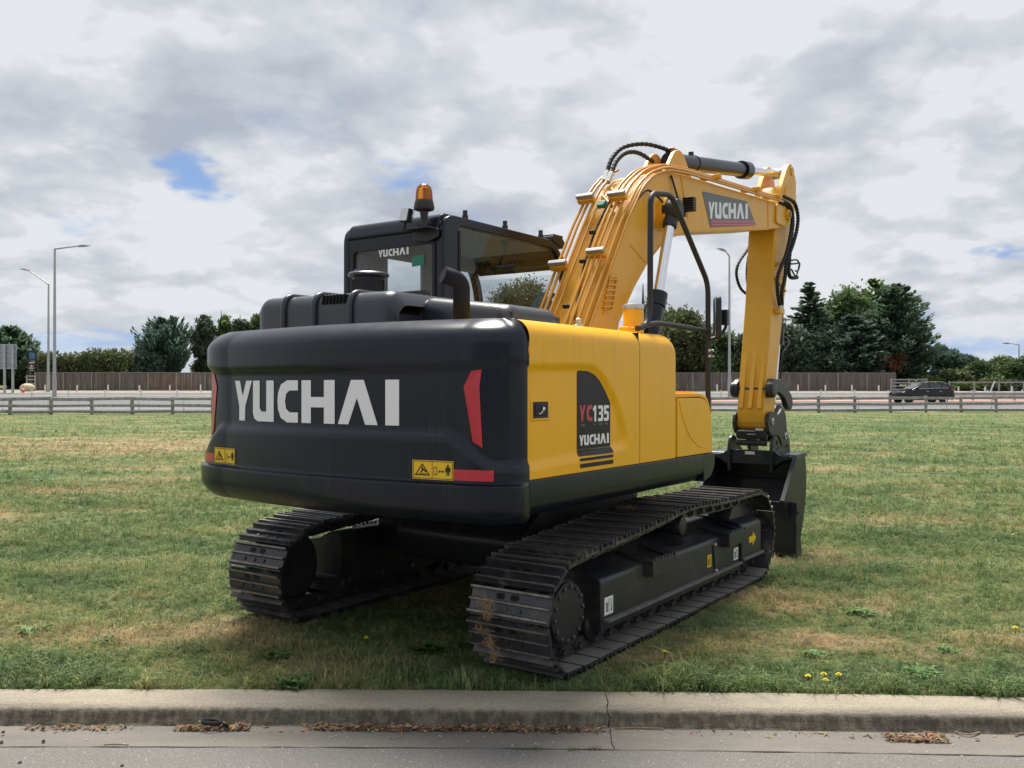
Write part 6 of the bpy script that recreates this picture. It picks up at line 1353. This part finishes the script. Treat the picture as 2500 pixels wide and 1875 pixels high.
tree('broadleaf_tree', 1722, 93.5, 868, 34, 'broad', 'leaf_bright', 'small bright green tree low behind the paling fence, by the handrail', 56, z0f=.04, lobes=8, clumps=22, leaves=40, size=.22)
tree('broadleaf_tree', 1815, 97, 812, 46, 'broad', 'leaf_grey_green', 'grey-green tree just left of the yellow arm', 57, z0f=.04, lobes=10, clumps=26, leaves=40, size=.25)
# the group on the right
tree('conifer_tree', 1977, 99, 686, 92, 'conifer', 'leaf_dark_conifer', 'pointed dark conifer just right of the yellow arm', 61, 'large trees on the right', z0f=.03, tiers=52, per=11, up=.04, tipup=.22, shape=.72, size=.27, ragged=.42, sprays=44)
tree('broadleaf_tree', 2062, 104, 706, 88, 'broad', 'leaf_green', 'broad green tree between the pointed conifer and the dark cedar', 62, 'large trees on the right', z0f=.05, lobes=22, clumps=34, leaves=48, size=.28)
tree('conifer_tree', 2137, 106, 682, 62, 'conifer', 'leaf_bright', 'light green conifer top rising behind the dark cedar', 63, 'large trees on the right', z0f=.3, tiers=20, per=12, up=.3, tipup=.4, shape=.5, size=.30, sprays=40)
ced = tree('cedar_tree', 2188, 98, 694, 108, 'conifer', 'leaf_dark_conifer', 'broad dark cedar with level feathery branches, right of the tree group', 64, 'large trees on the right', z0f=.05, tiers=34, per=18, up=.20, tipup=.32, shape=.50, size=.28, ragged=.24, sprays=56)
tree('cedar_tree', 2085, 96.5, 770, 95, 'conifer', 'leaf_blue_conifer', 'low dark cedar branches in front of the broad green tree', 65, 'large trees on the right', z0f=.02, tiers=26, per=18, up=.10, tipup=.2, shape=.5, size=.30, ragged=.3, sprays=44)
tree('conifer_tree', 1935, 96, 790, 60, 'broad', 'leaf_dark_conifer', 'low dark tree close behind the yellow arm on the right', 66, 'large trees on the right', z0f=.02, lobes=14, clumps=30, leaves=44, size=.30)
def dead_spray():
    rg = np.random.default_rng(67); D = 94.6; root = empty('dead_branch', ground_at(2190, D)); tag(root, 'rust-brown dead branch low on the dark cedar', 'branch'); C = []; Dv = []; m = MB()
    base = at(2182, 862, D+1.2)-root.location
    for px, py in ((2150, 878), (2160, 888), (2172, 898), (2184, 903), (2194, 899), (2204, 884), (2208, 870), (2144, 872)):
        e = at(px, py, D-rg.uniform(0, .8))-root.location; m.tube([base, (base+e)/2+Vector((0, 0, .12)), e], [.03, .02, .008], 5); k = 80; u = rg.uniform(.35, 1.05, k); p = np.array(base)+u[:, None]*np.array(e-base)+rg.normal(size=(k, 3))*.14; C.append(p); Dv.append(np.array(e-base)/max(.1, (e-base).length)+rg.normal(size=(k, 3))*.5)
    m.build('trunk', 'bark', root, 60); c = np.vstack(C); leaf_object('crown', quads_from(c, np.vstack(Dv), rg.normal(size=(len(c), 3)), rg.uniform(.10, .28, len(c)), rg.uniform(.04, .09, len(c))), 'leaf_brown', rg.uniform(.6, 1.3, len(c)), root)
dead_spray()
tree('broadleaf_tree', 2150, 100, 760, 100, 'broad', 'leaf_dark_conifer', 'dense dark foliage filling the middle of the right tree group', 71, 'large trees on the right', z0f=.02, lobes=24, clumps=34, leaves=46, size=.26)
tree('broadleaf_tree', 2030, 98, 800, 90, 'broad', 'leaf_dark_conifer', 'dense dark foliage low between conifer and cedar', 72, 'large trees on the right', z0f=.02, lobes=18, clumps=34, leaves=46, size=.26)
tree('conifer_tree', 2312, 118, 842, 46, 'broad', 'leaf_blue_conifer', 'dark distant tree between the cedar and the shrubs', 68, 'distant dark trees', z0f=.04, lobes=12, clumps=26, leaves=36, size=.36, spikes=.4)
tree('conifer_tree', 2368, 122, 866, 40, 'broad', 'leaf_blue_conifer', 'lower dark distant tree above the shrubs on the right', 69, 'distant dark trees', z0f=.04, lobes=10, clumps=24, leaves=36, size=.36, spikes=.4)
for i, (px, D, yt, hp, mt, lb) in enumerate(((2275, 94, 922, 34, 'leaf_bright', 'light green shrub right behind the dark car'), (2330, 96, 905, 42, 'leaf_olive', 'olive shrub above the guardrail, beside the far small lamp'), (2392, 97, 885, 46, 'leaf_green', 'round green shrub on the right, left of the leaning post top'), (2445, 99, 868, 50, 'leaf_bright', 'tall bright green shrub near the right edge'), (2500, 97, 874, 52, 'leaf_green', 'green shrub cut by the right edge'), (2560, 98, 870, 55, 'leaf_green', 'green shrub just beyond the right edge'),
                                             (2350, 91, 938, 26, 'leaf_bright', 'low bright shrub behind the white posts'), (2420, 91, 930, 34, 'leaf_olive', 'low olive shrub behind the leaning post'), (2478, 91, 934, 30, 'leaf_grey_green', 'low greyish shrub near the right edge'), (2300, 92, 945, 24, 'leaf_olive', 'small olive shrub behind the car roof'))):
    tree('shrub', px, D, yt, hp, 'broad', mt, lb, 80+i, 'shrubs on the right', cat='shrub', z0f=.01, lobes=14, clumps=26, leaves=44, size=.20)

# ------------------------------------------------------------------ grass
def machine_local(x, y):
    dx, dy = x-EXC_LOC[0], y-EXC_LOC[1]; c, s = math.cos(EXC_TH), math.sin(EXC_TH); return dx*c-dy*s, dx*s+dy*c
def tuft(name, n, h, w, spread, rg):
    m = MB()
    for i in range(n):
        a = rg.uniform(0, 2*PI); r = rg.uniform(0, spread); p = Vector((r*math.cos(a), r*math.sin(a), -.004)); ph = rg.uniform(0, 2*PI); lean = rg.uniform(.15, 1.1); L = h*rg.uniform(.55, 1.15); d = Vector((math.cos(ph), math.sin(ph), 0)); sd_ = Vector((-d.y, d.x, 0))*w*rg.uniform(.7, 1.2)
        q = p+d*L*lean*.35+Vector((0, 0, L*.62)); e = p+d*L*lean*.95+Vector((0, 0, L*(1.0-.32*lean)))
        m.add([p-sd_, p+sd_, q+sd_*.8, q-sd_*.8, e], [(0, 1, 2, 3), (3, 2, 4)])
    return m.mesh(name, 'grass_blade', 0)
def make_grass():
    rg = np.random.default_rng(5); col = bpy.data.collections.new('grass_tufts'); rp = random.Random(9)
    for i, (n, h, w, s) in enumerate(((11, .042, .0018, .022), (9, .055, .0020, .020), (13, .034, .0017, .026), (10, .048, .0019, .028), (12, .030, .0017, .030), (5, .085, .0018, .014))):
        o = bpy.data.objects.new('tuft', tuft('tuft', n, h, w, s, rp)); col.objects.link(o)
    pts = []; sc = []
    def band(y0, y1, dens, s0, s1):
        hw = .60*y1+2.4; n = int((y1-y0)*2*hw*dens); y = rg.uniform(y0, y1, n); x = rg.uniform(-hw, hw, n); keep = np.abs(x) < .60*y+2.4; x, y = x[keep], y[keep]
        for a, b in zip(x, y):
            if b < kerb_y(a)+.012: continue
            mx, my = machine_local(a, b)
            if .76 < abs(mx) < 1.235 and -1.33 < my < 1.66: continue
            pts.append((a, b, terrain(a, b)))
            q = .5+.5*math.sin(1.3*a+.7*math.sin(2.1*b))*math.sin(1.9*b+.5*a); edge = 1+.7*max(0, 1-(b-kerb_y(a))/.35)
            g1 = math.sin(3.7*a+1.9*math.sin(2.3*b))*math.sin(4.3*b+1.3*math.sin(3.1*a)); g2 = math.sin(9.1*a+2*b)*math.sin(8.3*b-3*a)
            sc.append(rg.uniform(s0, s1)*(.72+.4*q+.38*max(0, g1)**2+.25*g2)*edge*(.55 if abs(mx) < 1.4 and -1.6 < my < 1.7 else 1))
    band(4.35, 5.6, 1500, .65, 1.15); band(5.6, 7.5, 900, .75, 1.3); band(7.5, 11, 420, 1.0, 1.7); band(11, 17, 170, 1.2, 2.0); band(17, 28, 45, 1.4, 2.2); band(28, 40, 14, 1.6, 2.4); band(40, 55, 6, 1.6, 2.4)
    me = bpy.data.meshes.new('grass'); me.from_pydata(pts, [], []); a = me.attributes.new('size', 'FLOAT', 'POINT'); a.data.foreach_set('value', np.array(sc, np.float32)); me.materials.append(MATS['grass_blade'])
    o = bpy.data.objects.new('grass', me); link(o); tag(o, 'short patchy mown grass covering the lawn', 'grass', kind='stuff')
    ng = bpy.data.node_groups.new('grass_scatter', 'GeometryNodeTree'); ng.interface.new_socket('Geometry', in_out='INPUT', socket_type='NodeSocketGeometry'); ng.interface.new_socket('Geometry', in_out='OUTPUT', socket_type='NodeSocketGeometry')
    N = ng.nodes; L = ng.links; gi = N.new('NodeGroupInput'); go = N.new('NodeGroupOutput'); ci = N.new('GeometryNodeCollectionInfo'); ci.inputs['Collection'].default_value = col; ci.inputs['Separate Children'].default_value = True; ci.inputs['Reset Children'].default_value = True
    ip = N.new('GeometryNodeInstanceOnPoints'); ip.inputs['Pick Instance'].default_value = True; rv = N.new('FunctionNodeRandomValue'); rv.data_type = 'FLOAT_VECTOR'; rv.inputs[0].default_value = (-.12, -.12, 0); rv.inputs[1].default_value = (.12, .12, 6.283); na = N.new('GeometryNodeInputNamedAttribute'); na.data_type = 'FLOAT'; na.inputs['Name'].default_value = 'size'
    L.new(gi.outputs[0], ip.inputs['Points']); L.new(ci.outputs[0], ip.inputs['Instance']); L.new(rv.outputs[0], ip.inputs['Rotation']); L.new(na.outputs[0], ip.inputs['Scale']); L.new(ip.outputs[0], go.inputs[0])
    mod = o.modifiers.new('scatter', 'NODES'); mod.node_group = ng
make_grass()

# ------------------------------------------------------------------ weeds and dandelions
def dandelion(px, py, label, r=.017, h=.034):
    p = on_ground(px, py); root = empty('dandelion', p); tag(root, label, 'flower', 'dandelions in the lawn'); m = MB(); m.tube([(0, 0, 0), (.006, 0, h)], .0025, 5); m.build('stem', 'leaf_weed', root, 60); m = MB()
    for ring_, (k, rr, zz) in enumerate(((16, r, .004), (14, r*.72, .009), (9, r*.42, .013))):
        for i in range(k):
            a = 2*PI*i/k+ring_*.3; c, s = math.cos(a), math.sin(a); q = rr*.30; m.add([(0, 0, h+zz*.3), (c*rr*.7-s*q, s*rr*.7+c*q, h+zz), (c*rr, s*rr, h+zz*.9), (c*rr*.7+s*q, s*rr*.7-c*q, h+zz)], [(0, 1, 2, 3)])
    m.build('petals', 'yellow_petal', root, 0)
for px, py, lb in ((895, 1572, 'dandelion in the shade between the two crawler tracks'), (1622, 1606, 'dandelion beside the right crawler track'), (2352, 1274, 'dandelion on the right, farther of two above the leafy weed patch'), (2472, 1312, 'dandelion near the right edge, level with the bucket'), (2477, 1546, 'dandelion near the right edge on the dry patch'), (2060, 1220, 'dandelion just right of the bucket'),
                   (1972, 1667, 'leftmost dandelion of the four by the kerb'), (2010, 1662, 'upper middle dandelion of the four by the kerb'), (2014, 1677, 'lowest dandelion of the four by the kerb'), (2046, 1663, 'rightmost dandelion of the four by the kerb'), (2263, 1230, 'small dandelion far out on the right lawn')):
    dandelion(px, py, lb)
def weed(px, py, wpx, n, label, L=.09, group='broad-leaved weeds in the lawn'):
    p = on_ground(px, py); rg = np.random.default_rng(int(px*7+py)); R = wpx/2/F_PX*p.y; V = []; T = []
    for i in range(n):
        a = rg.uniform(0, 2*PI); r = R*math.sqrt(rg.uniform()); c = np.array([r*math.cos(a)*1.0, r*math.sin(a)*.9, .01]); ph = rg.uniform(0, 2*PI); l = L*.62*rg.uniform(.6, 1.2); d = np.array([math.cos(ph), math.sin(ph), 0]); b = np.array([-d[1], d[0], 0]); w = l*rg.uniform(.16, .34); up = l*rg.uniform(.15, .55)
        V.append([c, c+d*l*.5+b*w+np.array([0, 0, up]), c+d*l+np.array([0, 0, up*.8]), c+d*l*.5-b*w+np.array([0, 0, up*.95])]); T.append(rg.uniform(.7, 1.4))
    root = empty('weed', p); tag(root, label, 'weed', group); leaf_object('leaves', np.array(V), 'leaf_weed', np.array(T), root)
for a in ((2182, 1390, 175, 420, 'wide patch of broad-leaved weed on the right lawn', .07), (2060, 1222, 60, 70, 'leafy weed around the dandelion by the bucket', .09), (2170, 1185, 70, 80, 'leafy weed in the bare patch right of the bucket', .10), (2310, 1592, 50, 50, 'weed rosette on the dry patch at the right', .07), (2250, 1647, 80, 90, 'weed rosette near the kerb on the right', .08), (1990, 1600, 60, 60, 'low weed right of the track on the dry patch', .07), (720, 1672, 90, 110, 'leafy weed at the kerb edge left of centre', .10), (1040, 1590, 60, 55, 'tall weed tuft in the shade between the tracks', .11), (2095, 1500, 60, 60, 'weed tuft between the dry patches on the right', .10), (80, 1545, 70, 60, 'weed tuft at the left on the dry strip', .10), (250, 1572, 40, 40, 'greyish weed rosette at the left', .08), (355, 1106, 45, 50, 'weed patch on the brown strip far left', .14), (430, 1075, 80, 60, 'long weed patch beside the counterweight on the far left', .16), (105, 1175, 50, 50, 'weed patch on the left lawn', .12), (2480, 1280, 70, 70, 'weed by the right edge', .10), (675, 1605, 60, 60, 'weed rosette in front of the left track', .08)):
    weed(*a[:4], a[4], L=a[5])

# ------------------------------------------------------------------ litter in the channel
def litter(px0, px1, n, dy0, dy1, label, seed, hh=.008, nm='leaf_litter'):
    rg = np.random.default_rng(seed); V = []; T = []
    for i in range(n):
        u = rg.beta(1.6, 1.6); px = px0+(px1-px0)*u; x = (px-1250)/F_PX*4.26; y = kerb_y(x)+rg.uniform(dy0, dy1); z = -.100+abs(rg.normal())*hh; l = rg.uniform(.006, .022); ph = rg.uniform(0, 2*PI) if rg.uniform() < .6 else rg.normal()*.4; d = np.array([math.cos(ph), math.sin(ph), rg.normal()*.25]); b = np.array([-d[1], d[0], rg.normal()*.6]); w = l*rg.uniform(.14, .38); c = np.array([x, y, z+.004])
        V.append([c-d*l, c+b*w+np.array([0, 0, w*.3]), c+d*l+np.array([0, 0, l*.15]), c-b*w]); t = rg.uniform(.45, 1.6); T.append((t*rg.uniform(.85, 1.15), t*rg.uniform(.75, 1.15), t*rg.uniform(.6, 1.2)))
    o = leaf_object(nm, np.array(V), 'leaf_litter', np.array(T), None); tag(o, label, 'leaves', kind='stuff')
litter(425, 610, 420, -.275, -.228, 'pile of dry brown leaves around the black rubber ring in the channel', 1)
litter(730, 1160, 700, -.272, -.226, 'long drift of dry orange-brown leaves in the channel, centre left', 2); litter(1040, 1480, 700, -.270, -.226, 'long drift of dry leaves in the channel up to the kerb crack', 3)
litter(2140, 2290, 420, -.335, -.262, 'heap of dry needle-like leaves in the channel on the right', 4); litter(40, 330, 110, -.265, -.230, 'thin scatter of leaves in the channel on the left', 5, .006)
litter(0, 2500, 110, -.30, -.228, 'stray leaf fragments scattered along the channel', 6, .002)
def rubber_ring():
    p = Vector(((512-1250)/F_PX*4.26, kerb_y(-1.42)-.262, -.080)); m = MB(); q = []
    for i in range(40): a = 2*PI*i/40*1.12; q.append((p.x+.042*math.cos(a)*(1+.1*a/6), p.y+.022*math.sin(a), p.z+.010+.010*math.sin(a*.5)))
    q.append((p.x+.085, p.y-.014, p.z+.003)); n = len(q); vs = []
    for (x, y, z) in q: vs += [(x, y, z-.010), (x, y, z+.010)]
    m.add(vs, [(2*i, 2*i+2, 2*i+3, 2*i+1) for i in range(n-1)]); o = m.build('rubber_strap', 'rubber', None, 60); s = o.modifiers.new('wall', 'SOLIDIFY'); s.thickness = .003; tag(o, 'black rubber strap curled in a ring among leaves in the channel', 'strap')
rubber_ring()
def twig(pts, r, label):
    q = [Vector(((px-1250)/F_PX*((EYE+.095)*F_PX/(py-HZ)), (EYE+.095)*F_PX/(py-HZ), -.093+r)) for px, py in pts]; m = MB(); m.tube(catmull(q, 5), r, 5); o = m.build('twig', 'twig', None, 60); tag(o, label, 'twig', 'twigs in the channel')
twig([(2255, 1775), (2275, 1773), (2310, 1780), (2335, 1790), (2365, 1795), (2395, 1788)], .004, 'forked pale twig in the channel beside the right leaf heap'); twig([(1148, 1765), (1180, 1762), (1205, 1760)], .003, 'dark thin twig lying along the centre leaf drift')
twig([(945, 1782), (980, 1786), (975, 1800), (950, 1804)], .002, 'pale curled stem on the channel below the centre leaf drift'); twig([(140, 1772), (165, 1770), (200, 1774)], .004, 'dark curved twig in the channel on the left'); twig([(1500, 1779), (1560, 1778), (1620, 1780)], .003, 'dark thin twig in the channel just right of the kerb crack')
twig([(560, 1762), (585, 1768), (608, 1774)], .006, 'flat pale splinter of wood right of the black rubber strap'); twig([(2475, 1795), (2500, 1791), (2530, 1788)], .004, 'dark twig in the channel at the right edge'); twig([(255, 1819), (285, 1818), (315, 1820)], .003, 'pale straw lying on the joint line at the left')
def pebbles(n, seed):
    rg = np.random.default_rng(seed); m = MB()
    for i in range(n):
        x = rg.uniform(-2.4, 2.4); y = kerb_y(x)+rg.uniform(-.75, -.24); r = rg.uniform(.0015, .0055); m.lathe([(r*.5, -r*.5), (r, 0), (r*.6, r*.6)], (x, y, -.094+r*.2+.006*max(0, -(y-kerb_y(x)+.49))), 5)
    o = m.build('grit', 'pale_stone', None, 0); tag(o, 'loose grit and small stones along channel and road edge', 'grit', kind='stuff')
pebbles(160, 4)
for px, py in ((6, 1812), (108, 1810), (51, 1862), (300, 1870), (10, 1788)):
    D = (EYE+.09)*F_PX/(py-HZ); m = MB(); m.lathe([(.004, -.004), (.009, .0), (.007, .006), (.002, .009)], (0, 0, 0), 7); o = m.build('pebble', 'joint_dirt', None, 60); o.location = ((px-1250)/F_PX*D, D, -.088); tag(o, 'dark pebble on the road at the lower left', 'pebble', 'dark pebbles at the lower left')
for px, py, n_, lb in ((1307, 1829, 26, 'small moss clump in the road joint, left of the crack'), (1395, 1831, 22, 'tiny green weed in the road joint'), (1450, 1828, 30, 'straw-coloured grass tuft in the road joint beside the crack')):
    D = (EYE+.09)*F_PX/(py-HZ); rg = np.random.default_rng(px); V = []; T = []
    for i in range(n_):
        c = np.array([rg.normal()*.016, rg.normal()*.003, 0]); d = np.array([rg.normal()*.5, rg.normal()*.4, 1.0])*rg.uniform(.006, .020); b = np.array([1, 0, 0])*.0016; V.append([c-b, c+b, c+d*1.0+b*.3, c+d-b*.3]); T.append(rg.uniform(.7, 1.5))
    root = empty('joint_weed', ((px-1250)/F_PX*D, D, -.089)); tag(root, lb, 'weed'); leaf_object('leaves', np.array(V), 'leaf_litter' if px == 1450 else 'leaf_weed', np.array(T), root)
